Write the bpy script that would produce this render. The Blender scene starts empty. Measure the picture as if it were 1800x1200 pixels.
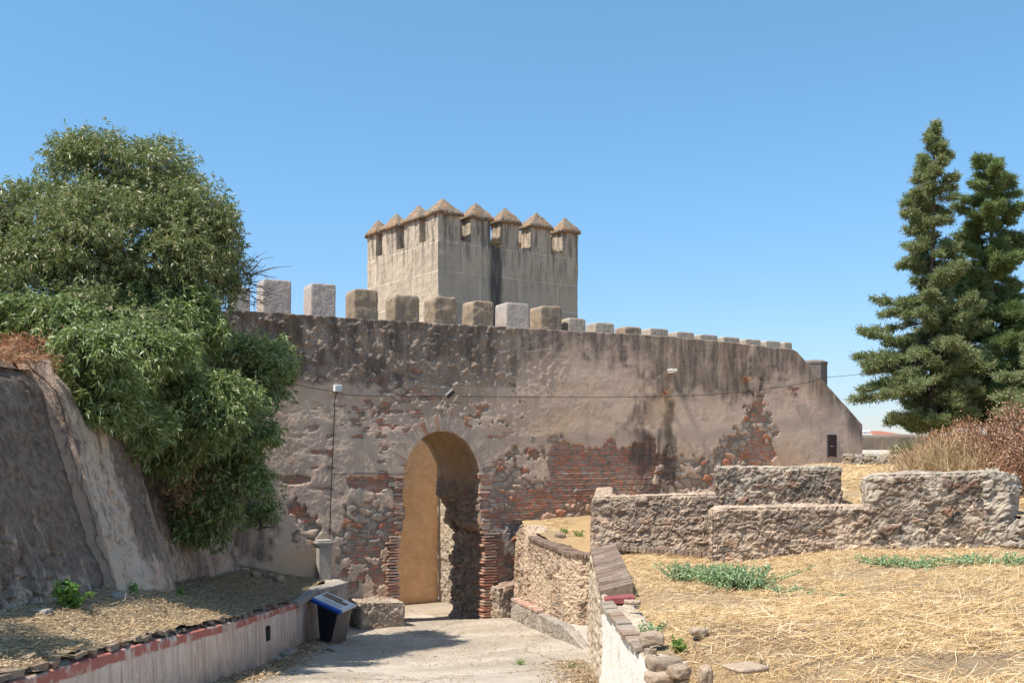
import bpy, math, numpy as np
from mathutils import Vector
C = bpy.context.scene
COL = C.collection
R = math.radians
rng = np.random.default_rng(11)

# ------------------------------------------------------------------ camera
cam = bpy.data.cameras.new("camera"); cam_o = bpy.data.objects.new("camera", cam); COL.objects.link(cam_o)
cam_o.location = (0, 0, 0); cam_o.rotation_euler = (R(90), 0, 0)
cam.sensor_width = 36; cam.lens = 36.76; cam.shift_y = 0.1028
cam.clip_start = 0.1; cam.clip_end = 6000
C.camera = cam_o

# ------------------------------------------------------------------ light
SUN_EL = 60.0
SUN_H = (-0.848, -0.530)          # horizontal direction towards the sun (front left)
ce = math.cos(R(SUN_EL))
S = Vector((SUN_H[0]*ce, SUN_H[1]*ce, math.sin(R(SUN_EL))))
sl = bpy.data.lights.new("sun", 'SUN'); sl.energy = 3.1; sl.angle = R(0.55); sl.color = (1.0, 0.945, 0.86)
so = bpy.data.objects.new("sun", sl); COL.objects.link(so)
so.rotation_euler = S.to_track_quat('Z', 'Y').to_euler()
W = bpy.data.worlds.new("World"); C.world = W; W.use_nodes = True
wn = W.node_tree; bg = wn.nodes['Background']
sky = wn.nodes.new('ShaderNodeTexSky'); sky.sky_type = 'NISHITA'; sky.sun_disc = False
sky.sun_elevation = R(SUN_EL); sky.sun_rotation = math.atan2(SUN_H[0], SUN_H[1]) % (2*math.pi)
sky.altitude = 0; sky.air_density = 1.0; sky.dust_density = 0.0; sky.ozone_density = 3.0
# sky tint by height: low sky dimmed, unseen zenith left bright as fill light
wg = wn.nodes.new('ShaderNodeTexCoord'); ws = wn.nodes.new('ShaderNodeSeparateXYZ'); wr_ = wn.nodes.new('ShaderNodeValToRGB'); wm = wn.nodes.new('ShaderNodeMix')
wm.data_type = 'RGBA'; wm.blend_type = 'MULTIPLY'; wm.inputs[0].default_value = 1.0
wn.links.new(wg.outputs['Generated'], ws.inputs[0]); wn.links.new(ws.outputs['Z'], wr_.inputs[0])
e_ = wr_.color_ramp.elements; e_[0].position = 0.0; e_[0].color = (.27, .28, .36, 1); e_[1].position = .10; e_[1].color = (.34, .395, .465, 1)
x_ = e_.new(.22); x_.color = (.37, .485, .52, 1); x_ = e_.new(.42); x_.color = (.43, .59, .575, 1); x_ = e_.new(.66); x_.color = (1.0, .98, .84, 1)
wn.links.new(sky.outputs[0], wm.inputs[6]); wn.links.new(wr_.outputs[0], wm.inputs[7]); wn.links.new(wm.outputs[2], bg.inputs[0]); bg.inputs[1].default_value = 0.15
C.view_settings.view_transform = 'Standard'; C.view_settings.look = 'None'
C.view_settings.exposure = 1.2; C.view_settings.gamma = 1.0

# ------------------------------------------------------------------ numpy noise
def _h(ix, iy, iz, s=0):
    n = (ix.astype(np.int64)*73856093) ^ (iy.astype(np.int64)*19349663) ^ (iz.astype(np.int64)*83492791) ^ (s*2654435761)
    n = (n ^ (n >> 13)) * 1274126177 & 0x7fffffff
    n = (n ^ (n >> 15)) * 668265263 & 0x7fffffff
    return ((n >> 7) & 0xffff) / 65535.0
def vnoise(p, s=0):
    i = np.floor(p).astype(np.int64); f = p - i; f = f*f*(3-2*f)
    r = 0
    for a in (0, 1):
        for b in (0, 1):
            for c in (0, 1):
                w = (f[:, 0] if a else 1-f[:, 0])*(f[:, 1] if b else 1-f[:, 1])*(f[:, 2] if c else 1-f[:, 2])
                r = r + w*_h(i[:, 0]+a, i[:, 1]+b, i[:, 2]+c, s)
    return r
def fbm(p, sc=1.0, oc=4, s=0, gain=.5):
    p = p*sc; r = 0; a = 1.0; t = 0
    for k in range(oc):
        r = r + a*vnoise(p+17.3*k, s+k); t += a; a *= gain; p = p*2.03
    return r/t
def worley(p, size, s=0, jit=.9):
    q = p/np.asarray(size); i = np.floor(q).astype(np.int64)
    f1 = np.full(len(p), 9.); f2 = f1.copy(); idd = np.zeros(len(p))
    for a in (-1, 0, 1):
        for b in (-1, 0, 1):
            for c in (-1, 0, 1):
                x, y, z = i[:, 0]+a, i[:, 1]+b, i[:, 2]+c
                hx = x+.5+jit*(_h(x, y, z, s+1)-.5); hy = y+.5+jit*(_h(x, y, z, s+2)-.5); hz = z+.5+jit*(_h(x, y, z, s+3)-.5)
                d = np.sqrt((q[:, 0]-hx)**2+(q[:, 1]-hy)**2+(q[:, 2]-hz)**2)
                near = d < f1
                f2 = np.where(near, f1, np.minimum(f2, d)); idd = np.where(near, _h(x, y, z, s+4), idd); f1 = np.where(near, d, f1)
    return f1, f2, idd
def sm(a, b, x):
    t = np.clip((x-a)/(b-a), 0, 1); return t*t*(3-2*t)
def interp(xs, ys):
    xs = np.array(xs, float); ys = np.array(ys, float)
    return lambda x: np.interp(x, xs, ys)

# ------------------------------------------------------------------ mesh + naming helpers
def mesh_np(name, V, F, smooth=True, attrs=None):
    me = bpy.data.meshes.new(name); V = np.asarray(V, float); F = np.asarray(F, np.int32); k = F.shape[1]
    me.vertices.add(len(V)); me.vertices.foreach_set('co', V.ravel())
    me.loops.add(F.size); me.loops.foreach_set('vertex_index', F.ravel())
    me.polygons.add(len(F)); me.polygons.foreach_set('loop_start', np.arange(len(F), dtype=np.int32)*k)
    me.polygons.foreach_set('loop_total', np.full(len(F), k, np.int32))
    me.polygons.foreach_set('use_smooth', np.full(len(F), smooth))
    for n, a in (attrs or {}).items():
        a = np.asarray(a, np.float32)
        if a.ndim == 2: at = me.attributes.new(n, 'FLOAT_VECTOR', 'POINT'); at.data.foreach_set('vector', a.ravel())
        else: at = me.attributes.new(n, 'FLOAT', 'POINT'); at.data.foreach_set('value', a)
    me.update(); me.validate()
    return me
def link(name, me, mat, parent=None):
    o = bpy.data.objects.new(name, me); COL.objects.link(o)
    if mat: me.materials.append(mat)
    if parent is not None: o.parent = parent
    return o
def tag(o, label, cat, group=None):
    o['label'] = label; o['category'] = cat
    if group: o['group'] = group
    return o
def struct(o): o['kind'] = 'structure'; return o
def stuff(o, label=None, cat=None):
    o['kind'] = 'stuff'
    if label: o['label'] = label; o['category'] = cat
    return o
def thing(name, label, cat, group=None):
    o = bpy.data.objects.new(name, None); COL.objects.link(o); o.empty_display_size = .2
    return tag(o, label, cat, group)
def normals(V, F):
    d = np.cross(V[F[:, 2]]-V[F[:, 0]], V[F[:, 3]]-V[F[:, 1]]) if F.shape[1] == 4 else np.cross(V[F[:, 1]]-V[F[:, 0]], V[F[:, 2]]-V[F[:, 0]])
    n = np.zeros_like(V)
    for k in range(F.shape[1]): np.add.at(n, F[:, k], d)
    return n/np.maximum(np.linalg.norm(n, axis=1, keepdims=True), 1e-12)
def grid_faces(nu, nv, flip=False):
    i = np.arange(nu-1)[:, None]*nv+np.arange(nv-1)[None]
    i = i.ravel()
    F = np.stack([i, i+nv, i+nv+1, i+1], 1)
    return F[:, ::-1] if flip else F
def pbox(f, nu, nw, nh, rnd=.012, disp=None, cull=None, no_bottom=True):
    """closed box lattice (u along, w depth away from viewer, h up), mapped by f(u,w,h in 0..1), displaced along normals"""
    key = lambda a, b, c: (a*(nw+1)+b)*(nh+1)+c
    Q = []
    def face(A, B, fn, fl):
        a, b = np.meshgrid(np.arange(A), np.arange(B), indexing='ij'); a = a.ravel(); b = b.ravel()
        q = np.stack([fn(a, b), fn(a+1, b), fn(a+1, b+1), fn(a, b+1)], 1)
        Q.append(q[:, ::-1] if fl else q)
    z = lambda a: np.zeros_like(a)
    face(nu, nh, lambda a, b: key(a, z(a), b), False)
    face(nu, nh, lambda a, b: key(a, z(a)+nw, b), True)
    face(nu, nw, lambda a, b: key(a, b, z(a)+nh), False)
    if not no_bottom: face(nu, nw, lambda a, b: key(a, b, z(a)), True)
    face(nw, nh, lambda a, b: key(z(a), a, b), True)
    face(nw, nh, lambda a, b: key(z(a)+nu, a, b), False)
    Q = np.concatenate(Q); ks, inv = np.unique(Q, return_inverse=True); F = inv.reshape(Q.shape)
    u = ks//((nw+1)*(nh+1)); w = (ks//(nh+1)) % (nw+1); h = ks % (nh+1)
    U, Wd, H = u/nu, w/nw, h/nh
    if cull is not None:
        cu, cw, ch = (U[F].mean(1), Wd[F].mean(1), H[F].mean(1)); F = F[~cull(cu, cw, ch)]
    V = np.asarray(f(U, Wd, H), float)
    n = normals(V, F)
    ext = ((u == 0) | (u == nu)).astype(int)+((w == 0) | (w == nw))+(h == nh)
    V = V - n*(rnd*np.clip(ext-1, 0, 2))[:, None]*1.2
    if disp is not None: V = V+n*disp(V, U, Wd, H)[:, None]
    return V, F, U, Wd, H
def stone_attrs(P, size, s=0, warp=.35):
    sz = np.asarray(size, float)
    wp = np.stack([fbm(P, 3.5/np.mean(sz)*.2, 3, s+50), fbm(P, 3.5/np.mean(sz)*.2, 3, s+60), fbm(P, 3.5/np.mean(sz)*.2, 3, s+70)], 1)-.5
    f1, f2, idd = worley(P+wp*sz*warp*3, sz, s)
    return f1, f2-f1, idd
def stone_wall(name, f, dims, res, mat, parent=None, size=(.2, .24, .13), relief=.045, s=0, rnd=.02, mort=None, rough=.02):
    nu, nw, nh = [max(2, int(round(d/res))) for d in dims]
    V, F, U, Wd, H = pbox(f, nu, nw, nh, rnd)
    n = normals(V, F)
    f1, e, idd = stone_attrs(V, size, s)
    m = np.ones(len(V)) if mort is None else mort(V, U, Wd, H)     # 1 = exposed stones, 0 = rendered over
    g1, g2, gid = worley(V+.05*(np.stack([fbm(V, 9, 2, s+31), fbm(V, 9, 2, s+32), fbm(V, 9, 2, s+33)], 1)-.5), np.asarray(size)*.42, s+30)
    smear = sm(.57, .65, fbm(V, 3.2, 4, s+40, .6)); m = m*(1-.75*smear)
    tiltn = (fbm(V, 5, 1, s+77)-.5)
    d = m*(relief*.9*(sm(0, .09, e)-.6) + relief*1.1*(idd-.5)*sm(0, .08, e)+relief*.8*tiltn) + (1-m)*relief*.1
    d = d + relief*.35*(gid-.5)*sm(0, .10, g2-g1)
    rdg = 1-np.abs(fbm(V, 7, 3, s+9, .6)*2-1)*2
    d = d + rough*.8*(rdg-.5) + .016*(fbm(V, 30, 2, s+19)-.5)*2
    V = V+n*d[:, None]
    me = mesh_np(name, V, F, False, {'cell': idd, 'edge': e, 'expo': m, 'hh': H, 'wc': np.stack([U*dims[0], Wd*dims[1], H*dims[2]], 1)})
    return link(name, me, mat, parent)
def tube(name, pts, rad, mat, parent=None, n=6, closed_caps=True):
    P = [Vector(p) for p in pts]; rads = rad if hasattr(rad, '__len__') else [rad]*len(P)
    V = []; F = []
    for i, p in enumerate(P):
        d = (P[min(i+1, len(P)-1)]-P[max(i-1, 0)]).normalized()
        a = d.cross(Vector((0.01, .02, 1))) ; a = a.normalized() if a.length > 1e-3 else Vector((1, 0, 0)); b = d.cross(a).normalized()
        for k in range(n):
            t = 2*math.pi*k/n; V.append(p+rads[i]*(a*math.cos(t)+b*math.sin(t)))
    for i in range(len(P)-1):
        for k in range(n):
            F.append((i*n+k, i*n+(k+1) % n, (i+1)*n+(k+1) % n, (i+1)*n+k))
    me = bpy.data.meshes.new(name); me.from_pydata(V, [], F+[tuple(range(n))[::-1], tuple(range((len(P)-1)*n, len(P)*n))])
    for p in me.polygons: p.use_smooth = True
    return link(name, me, mat, parent) if name else (V, F)
def tubes_join(name, lst, mat, parent=None, n=5):
    AV = []; AF = []; o = 0
    for pts, rad in lst:
        pts = np.asarray(pts, float); m = len(pts); rad = np.asarray(rad, float)*np.ones(m)
        d = np.gradient(pts, axis=0); d /= np.maximum(np.linalg.norm(d, axis=1, keepdims=True), 1e-9)
        a = np.cross(d, [.31, .17, .93]); a /= np.maximum(np.linalg.norm(a, axis=1, keepdims=True), 1e-9); b = np.cross(d, a)
        t = 2*np.pi*np.arange(n)/n
        V = pts[:, None]+rad[:, None, None]*(a[:, None]*np.cos(t)[None, :, None]+b[:, None]*np.sin(t)[None, :, None])
        V = V.reshape(-1, 3); i = np.arange(m-1)[:, None]*n; k = np.arange(n)[None]; k2 = (k+1) % n
        F = np.stack([i+k, i+k2, i+n+k2, i+n+k], -1).reshape(-1, 4)
        AV.append(V); AF.append(F+o); o += len(V)
    return link(name, mesh_np(name, np.concatenate(AV), np.concatenate(AF)), mat, parent)
def boxes(name, lst, mat, parent=None, bev=0.0, smooth=False, attrs=None):
    """lst of 8-corner arrays (bottom 4 ccw, top 4 ccw)"""
    AV = []; AF = []; o = 0
    q = np.array([[3, 2, 1, 0], [4, 5, 6, 7], [0, 1, 5, 4], [1, 2, 6, 5], [2, 3, 7, 6], [3, 0, 4, 7]])
    for c in lst: AV.append(np.asarray(c, float)); AF.append(q+o); o += 8
    cell = np.repeat(rng.random(len(lst)), 8)
    me = mesh_np(name, np.concatenate(AV), np.concatenate(AF), smooth, {'cell': cell, 'edge': np.ones(8*len(lst)), 'expo': np.ones(8*len(lst))})
    ob = link(name, me, mat, parent)
    if bev:
        m = ob.modifiers.new('bevel', 'BEVEL'); m.width = bev; m.segments = 2
    return ob
def obox(c, ax, ay, az, jit=0.0):
    c = np.asarray(c, float); ax, ay, az = [np.asarray(v, float) for v in (ax, ay, az)]
    r = []
    for k in (-1, 1):
        for i, j in ((-1, -1), (1, -1), (1, 1), (-1, 1)): r.append(c+i*ax+j*ay+k*az)
    r = np.array(r)
    return r+rng.uniform(-jit, jit, r.shape) if jit else r
def leaves(name, P, D, L, Wd, mat, parent=None, droop=.0, attrs=None, Nrm=None):
    """diamond leaves: base P, direction D (unit), length L, width Wd"""
    n = len(P); rv = rng.normal(size=(n, 3)) if Nrm is None else Nrm
    s = np.cross(D, rv); s /= np.maximum(np.linalg.norm(s, axis=1, keepdims=True), 1e-9)
    L = np.asarray(L)*np.ones(n); Wd = np.asarray(Wd)*np.ones(n)
    up = np.cross(s, D)
    mid = P+D*(L*.45)[:, None]+up*(L*.05)[:, None]; tip = P+D*L[:, None]; tip[:, 2] -= droop*L
    V = np.stack([P, mid+s*(Wd*.5)[:, None], tip, mid-s*(Wd*.5)[:, None]], 1).reshape(-1, 3)
    F = np.arange(4*n).reshape(n, 4)
    a = {'rnd': np.repeat(rng.random(n), 4)}
    for k, v in (attrs or {}).items(): a[k] = np.repeat(v, 4)
    return link(name, mesh_np(name, V, F, False, a), mat, parent)
def ribbons(name, P, D, L, Wd, mat, parent=None, bend=.25, seg=3, side=None):
    n = len(P); L = np.asarray(L)*np.ones(n); Wd = np.asarray(Wd)*np.ones(n)
    s = np.cross(D, rng.normal(size=(n, 3)) if side is None else side); s /= np.maximum(np.linalg.norm(s, axis=1, keepdims=True), 1e-9)
    b = rng.normal(size=(n, 3))*bend; b -= D*(b*D).sum(1)[:, None]
    rows = []
    for k in range(seg+1):
        t = k/seg; c = P+D*(L*t)[:, None]+b*(L*t*t)[:, None]; w = (Wd*(.5 if k < seg else .22))[:, None]
        rows += [c-s*w, c+s*w]
    V = np.stack(rows, 1).reshape(-1, 3); m = 2*(seg+1)
    base = np.arange(n)[:, None, None]*m+2*np.arange(seg)[None, :, None]
    F = (base+np.array([0, 1, 3, 2])).reshape(-1, 4)
    return link(name, mesh_np(name, V, F, False, {'rnd': np.repeat(rng.random(n), m)}), mat, parent)

# ------------------------------------------------------------------ material helpers
class NT:
    def __init__(s, name, rough=.9):
        s.m = bpy.data.materials.new(name); s.m.use_nodes = True; s.t = s.m.node_tree
        s.b = s.t.nodes['Principled BSDF']; s.b.inputs['Roughness'].default_value = rough
        s.b.inputs['Specular IOR Level'].default_value = .2
    def n(s, t, **k):
        o = s.t.nodes.new('ShaderNode'+t)
        for a, v in k.items(): setattr(o, a, v)
        return o
    def put(s, sock, v):
        if isinstance(v, bpy.types.NodeSocket): s.t.links.new(v, sock)
        elif v is not None:
            if hasattr(v, '__len__') and len(v) == 3 and sock.type == 'RGBA': v = (*v, 1)
            sock.default_value = v
    def attr(s, n, vec=False):
        a = s.n('Attribute', attribute_name=n); return a.outputs['Vector' if vec else 'Fac']
    def obj(s): return s.n('TexCoord').outputs['Object']
    def noise(s, v, sc, det=4, rough=.6, dist=0, col=False):
        a = s.n('TexNoise'); s.put(a.inputs['Vector'], v); a.inputs['Scale'].default_value = sc; a.inputs['Detail'].default_value = det
        a.inputs['Roughness'].default_value = rough; a.inputs['Distortion'].default_value = dist
        return a.outputs['Color' if col else 'Fac']
    def map(s, v, sc=(1, 1, 1), rot=(0, 0, 0)):
        a = s.n('Mapping'); s.put(a.inputs['Vector'], v); a.inputs['Scale'].default_value = sc; a.inputs['Rotation'].default_value = rot; return a.outputs[0]
    def mix(s, f, a, b, mode='MIX'):
        o = s.n('Mix', data_type='RGBA', blend_type=mode); o.clamp_factor = True
        s.put(o.inputs[0], f); s.put(o.inputs[6], a); s.put(o.inputs[7], b); return o.outputs[2]
    def math(s, op, a, b=None, c=None, clamp=False):
        o = s.n('Math', operation=op); o.use_clamp = clamp
        s.put(o.inputs[0], a); s.put(o.inputs[1], b)
        if c is not None: s.put(o.inputs[2], c)
        return o.outputs[0]
    def step(s, v, a, b, lo=0.0, hi=1.0):
        o = s.n('MapRange', interpolation_type='SMOOTHSTEP'); s.put(o.inputs[0], v)
        for i, x in enumerate((a, b, lo, hi)): o.inputs[i+1].default_value = x
        return o.outputs[0]
    def ramp(s, v, stops, mode='LINEAR'):
        o = s.n('ValToRGB'); e = o.color_ramp; e.interpolation = mode
        while len(e.elements) < len(stops): e.elements.new(.5)
        for el, (p, c) in zip(e.elements, stops): el.position = p; el.color = (*c, 1)
        s.put(o.inputs[0], v); return o.outputs[0]
    def bump(s, h, dist=.02, st=1.0, prev=None):
        o = s.n('Bump'); s.put(o.inputs['Height'], h); o.inputs['Distance'].default_value = dist; o.inputs['Strength'].default_value = st
        if prev is not None: s.put(o.inputs['Normal'], prev)
        return o.outputs[0]
    def done(s, col, nrm=None):
        s.put(s.b.inputs['Base Color'], col)
        if nrm is not None: s.put(s.b.inputs['Normal'], nrm)
        return s.m
def m_plain(name, c, rough=.8, metal=0, var=.25, sc=12):
    k = NT(name, rough); v = k.obj(); f = k.noise(v, sc, 5)
    k.b.inputs['Metallic'].default_value = metal
    return k.done(k.mix(k.step(f, .25, .75), [x*(1-var) for x in c], [min(1, x*(1+var)) for x in c]), k.bump(f, .01, .5))
def m_rubble(name, stones, mortar, dark=.0, plaster=(.45, .38, .31), topdark=False, mwidth=.12):
    k = NT(name, .95); v = k.obj(); cell = k.attr('cell'); e = k.attr('edge'); ex = k.attr('expo')
    c = k.ramp(cell, [(i/len(stones), s_) for i, s_ in enumerate(stones)], 'LINEAR')
    f1 = k.noise(v, 5, 5, .65); f2 = k.noise(v, 28, 5, .7); f3 = k.noise(v, 1.3, 3)
    c = k.mix(k.math('MULTIPLY', k.step(f2, .3, .75), .55), c, (.10, .085, .07), 'MIX')
    c = k.mix(k.math('MULTIPLY', k.step(f1, .51, .62), .65), c, mortar)
    e2 = k.math('ADD', e, k.math('MULTIPLY', k.math('SUBTRACT', k.noise(v, 14, 5, .75), .5), .3))
    mo = k.mix(k.step(f2, .3, .7), [x*.72 for x in mortar], [min(1, x*1.12) for x in mortar])
    c = k.mix(k.step(e2, .02, mwidth), mo, c)
    pl = k.mix(k.step(f1, .3, .7), [x*.8 for x in plaster], plaster)
    if topdark: c = k.mix(k.math('MULTIPLY', k.step(k.math('ADD', k.attr('hh'), k.math('SUBTRACT', f1, .5)), .55, .85), .42), c, (.10, .082, .066))
    if topdark: c = k.mix(k.math('MULTIPLY', k.step(k.math('ADD', k.attr('hh'), k.math('MULTIPLY', k.math('SUBTRACT', f1, .5), .05)), .955, .98), .5), c, plaster)
    c = k.mix(ex, pl, c)
    if dark:
        st = k.noise(k.map(v, (3, 3, .6)), 2.2, 5, .7)
        c = k.mix(k.math('MULTIPLY', k.step(st, .45, .66), dark), c, (.07, .062, .055))
    b = k.bump(f2, .02, .8); b = k.bump(k.noise(v, 70, 3, .7), .006, .8, b)
    return k.done(c, b)

# pixel -> metres on a plane at depth Y (the photograph's own 1800 x 1200 grid, eye at the origin)
def P(px, py, Y): return ((px-900)/1838*Y, Y, (785-py)/1838*Y)

# ================================================================== THE GATE WALL
WD = np.array([.891, .454]); WN = np.array([-.454, .891]); W0 = np.array([-1.567, 24.0])   # along, inward, origin
def wt(px):
    k = (px-900)/1838; return (k*W0[1]-W0[0])/(WD[0]-k*WD[1])
def wp(px, py):
    t = wt(px); Y = W0[1]+WD[1]*t; return t, (785-py)/1838*Y
def wxyz(t, z, d=0):        # d > 0 = into the wall
    t = np.asarray(t, float); return np.stack([W0[0]+WD[0]*t+WN[0]*d, W0[1]+WD[1]*t+WN[1]*d, np.asarray(z, float)+0*t], -1)
T0, T1 = -10.0, 13.0
_pts = [(300, 541), (450, 548), (640, 560), (900, 575), (1160, 590), (1300, 603), (1394, 614), (1402, 618), (1515, 745)]
ztop_f = interp([wt(a) for a, b in _pts], [wp(a, b)[1] for a, b in _pts])
AC, AW, ASP, ARI = -.04, .98, -.86, 1.24      # arch centre, half width, springing height, rise
def inside_arch(t, z, g=0.0):
    a = t-AC; up = (a/(AW+g))**2+((z-ASP)/(ARI+g))**2 < 1
    jw = AW+g+.19*sm(-1.85, -2.05, z)*1.0
    return np.where(z > ASP, up, np.abs(a) < jw)
def blob(t, z, lst):
    """soft patches painted in wall coordinates; each (px,py,rx,ry[,k]) measured once off the photograph"""
    r = np.zeros(len(t))
    for b in lst:
        px, py, rx, ry = b[:4]; k = b[4] if len(b) > 4 else 1.0
        tc, zc = wp(px, py); Y = W0[1]+WD[1]*tc; ta, _ = wp(px-rx, py); tb, _ = wp(px+rx, py)
        d = np.sqrt(((t-tc)/((tb-ta)/2))**2+((z-zc)/(ry*Y/1838))**2)
        r = np.maximum(r, k*np.clip(1.5-d, 0, 1))
    return r
RES = .027
nt = int((T1-(-6.3))/RES); tt = np.linspace(-6.3, T1, nt)
zt = ztop_f(tt); ZB = -4.75
nz = int(7.6/RES); vv = np.linspace(0, 1, nz)
TT, VV = np.meshgrid(tt, vv, indexing='ij')
ZT = ztop_f(TT) + .035*(fbm(np.stack([TT.ravel(), 0*TT.ravel(), 0*TT.ravel()+5], 1), 2.5, 4).reshape(TT.shape)-.5)*2
ZZ = ZB+(ZT-ZB)*VV
t_, z_ = TT.ravel(), ZZ.ravel(); p2 = np.stack([t_, 0*t_, z_], 1)
nA = fbm(p2, 1.6, 5, 3, .6); nB = fbm(p2, 5.5, 4, 4, .6); nC = fbm(p2*np.array([1, 1, .22]), 3.2, 5, 5, .6)
edge_n = (nA-.5)*1.1+(nB-.5)*1.0
mask0 = lambda l, w=.16: sm(.5-w, .5+w, blob(t_, z_, l)+edge_n)
mask = lambda l, w=.04: mask0(l, w)
brick = mask([(650, 722, 44, 22, .8), (640, 752, 34, 14, .6), (520, 842, 30, 9, 1.1), (655, 850, 60, 17, .85), (700, 862, 14, 16, .8), (505, 893, 26, 16, .55), (545, 905, 30, 16, .6),
              (655, 1000, 60, 60, .62), (600, 930, 30, 60, .25), (690, 985, 9, 65, 1.1),
              (1070, 830, 85, 50, 1.1), (1010, 800, 80, 26, .8), (960, 870, 90, 40, .6), (1142, 820, 12, 48, 1.1), (868, 1000, 24, 70, 1.1), (905, 905, 60, 20, .55),
              (1335, 800, 32, 26, .95), (1335, 735, 14, 40, .6), (840, 850, 30, 30, .3), (900, 830, 40, 20, .5), (1045, 845, 120, 50, .7), (620, 990, 30, 40, .5)], .035)
rub = mask([(980, 900, 100, 75, 1.0), (900, 860, 60, 70, .8), (1100, 870, 70, 40, .8), (650, 960, 70, 110, .62), (720, 690, 100, 50, .5), (1215, 835, 48, 40, .85), (1300, 800, 45, 45, .85),
            (1335, 740, 30, 60, .6), (880, 1010, 40, 60, .8), (930, 760, 60, 50, .35), (790, 700, 120, 45, .4), (530, 920, 40, 50, .45), (960, 790, 60, 30, .6), (690, 900, 25, 60, .6)], .045)
spk = sm(.66, .685, fbm(p2*np.array([.6, 1, 1.6]), 5.5, 3, 77))*sm(.1, .5, blob(t_, z_, [(720, 790, 150, 110)]))*sm(1.6, 1.1, z_); brick = np.maximum(brick, spk)
hole_top = ztop_f(t_)-z_
lf = sm(wt(960), wt(860), t_)             # left half = old rough masonry without plaster
dark_top = sm(0, 1, 1.35-hole_top/(.45+.5*nC+lf*.75))*sm(.30, .58, nC+.16*(1-sm(0, .45, hole_top)))
dark = np.maximum(dark_top, mask([(1172, 800, 16, 95, 1.0), (1130, 740, 26, 60, .6), (1180, 640, 60, 60, .9), (1265, 650, 95, 55, .85), (1120, 620, 90, 30, .6), (1130, 800, 22, 60, .8), (450, 930, 42, 90, .8), (600, 640, 130, 50, .62), (1340, 640, 60, 40, .5),  # patch at lower left paints in the tree's shade; the rest are stains
                                  (760, 610, 90, 30, .7), (1440, 660, 18, 30, .4), (1150, 850, 30, 70, .6), (840, 880, 10, 30, .2)], .25))
sl_ = sm(wt(1400), wt(1410), t_); dark = np.maximum(dark, sl_*sm(.42, .05, hole_top)*(.5+nC*.6))
och = mask([(1175, 710, 8, 60, 1.1), (930, 790, 50, 60, .45), (515, 580, 22, 30, .8), (820, 620, 60, 20, .3), (1450, 640, 20, 30, .4)], .2)
roughm = np.maximum(lf*sm(wt(560)-.3, wt(600), t_*0+t_)*sm(2.3, 1.2, hole_top)*.0+sm(.35, .6, lf*sm(1.9, 1.0, hole_top)+.3*(nA-.5)), blob(t_, z_, [(760, 700, 100, 40, .7), (950, 640, 40, 40, .4)]))
lite = mask([(1040, 710, 80, 24, .6), (1260, 745, 60, 50, .8), (1400, 740, 90, 70, .6), (550, 760, 40, 70, .6), (790, 745, 80, 14, .7), (610, 760, 30, 60, .55), (1030, 655, 70, 9, .6)], .25)
pf1, pe, pid = stone_attrs(p2, (.30, .3, .165), 7, .3)
exposed = np.maximum(brick, rub)
smo = sm(wt(900), wt(1000), t_); disp_w = (.045-.018*smo)*(nA-.5)+(.026-.020*smo)*(nB-.5)*.7+.016*(1-.75*smo)*(fbm(p2, 18, 4, 6, .65)-.5)
disp_w += -.05*exposed*(1-.6*spk) + rub*(1-brick)*(.04*sm(0, .25, pe)+.03*(pid-.5)*sm(0, .2, pe))
fr = fbm(p2, 9, 4, 8, .65)
disp_w += roughm*(1-exposed)*(.075*(fr-.5)*2)
course = np.abs((z_/.068) % 1-.5)*2
disp_w += brick*.018*sm(.95, .5, course)
disp_w += .02*(fbm(p2*np.array([1, 1, 1.0]), 30, 2, 12)-.5)*(.4*(1-.7*smo)+roughm)
gap = .02
Vw = wxyz(t_, z_, 0)-np.append(WN, 0)[None]*disp_w[:, None]
# rows that fold back over the crest
nb = 16; back = []
for j in range(1, nb+1):
    d = j*.055; jj = vv[-1]; zz = ZT[:, -1]+.02*(fbm(np.stack([tt, 0*tt+d, 0*tt], 1), 6, 3, 20)-.5)*2 - (.0 if j > 1 else 0)
    back.append(wxyz(tt, zz, 0)+np.append(WN, 0)[None]*(d-disp_w.reshape(nt, nz)[:, -1]*(j < 2))[:, None])
Vw = np.concatenate([Vw.reshape(nt, nz, 3), np.stack(back, 1)], 1); nzz = nz+nb
ext = lambda a: np.concatenate([a.reshape(nt, nz), np.repeat(a.reshape(nt, nz)[:, -1:], nb, 1)], 1).ravel()
Fw = grid_faces(nt, nzz)
tc = ext(t_); zc = ext(z_); zc = zc.reshape(nt, nzz); zc = zc.ravel()
ctr_t = tc[Fw].mean(1); ctr_z = zc[Fw].mean(1)
Fw = Fw[~inside_arch(ctr_t, ctr_z, -.012)]
Vw = Vw.reshape(-1, 3)
me = mesh_np('wall_face', Vw, Fw, True, {'wc': np.stack([tc, 0*tc, zc], 1), 'brick': ext(brick), 'rub': ext(rub), 'dark': ext(dark), 'och': ext(och), 'lite': ext(lite), 'rough': ext(roughm), 'cell': ext(pid), 'edge': ext(pe)})

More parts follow.
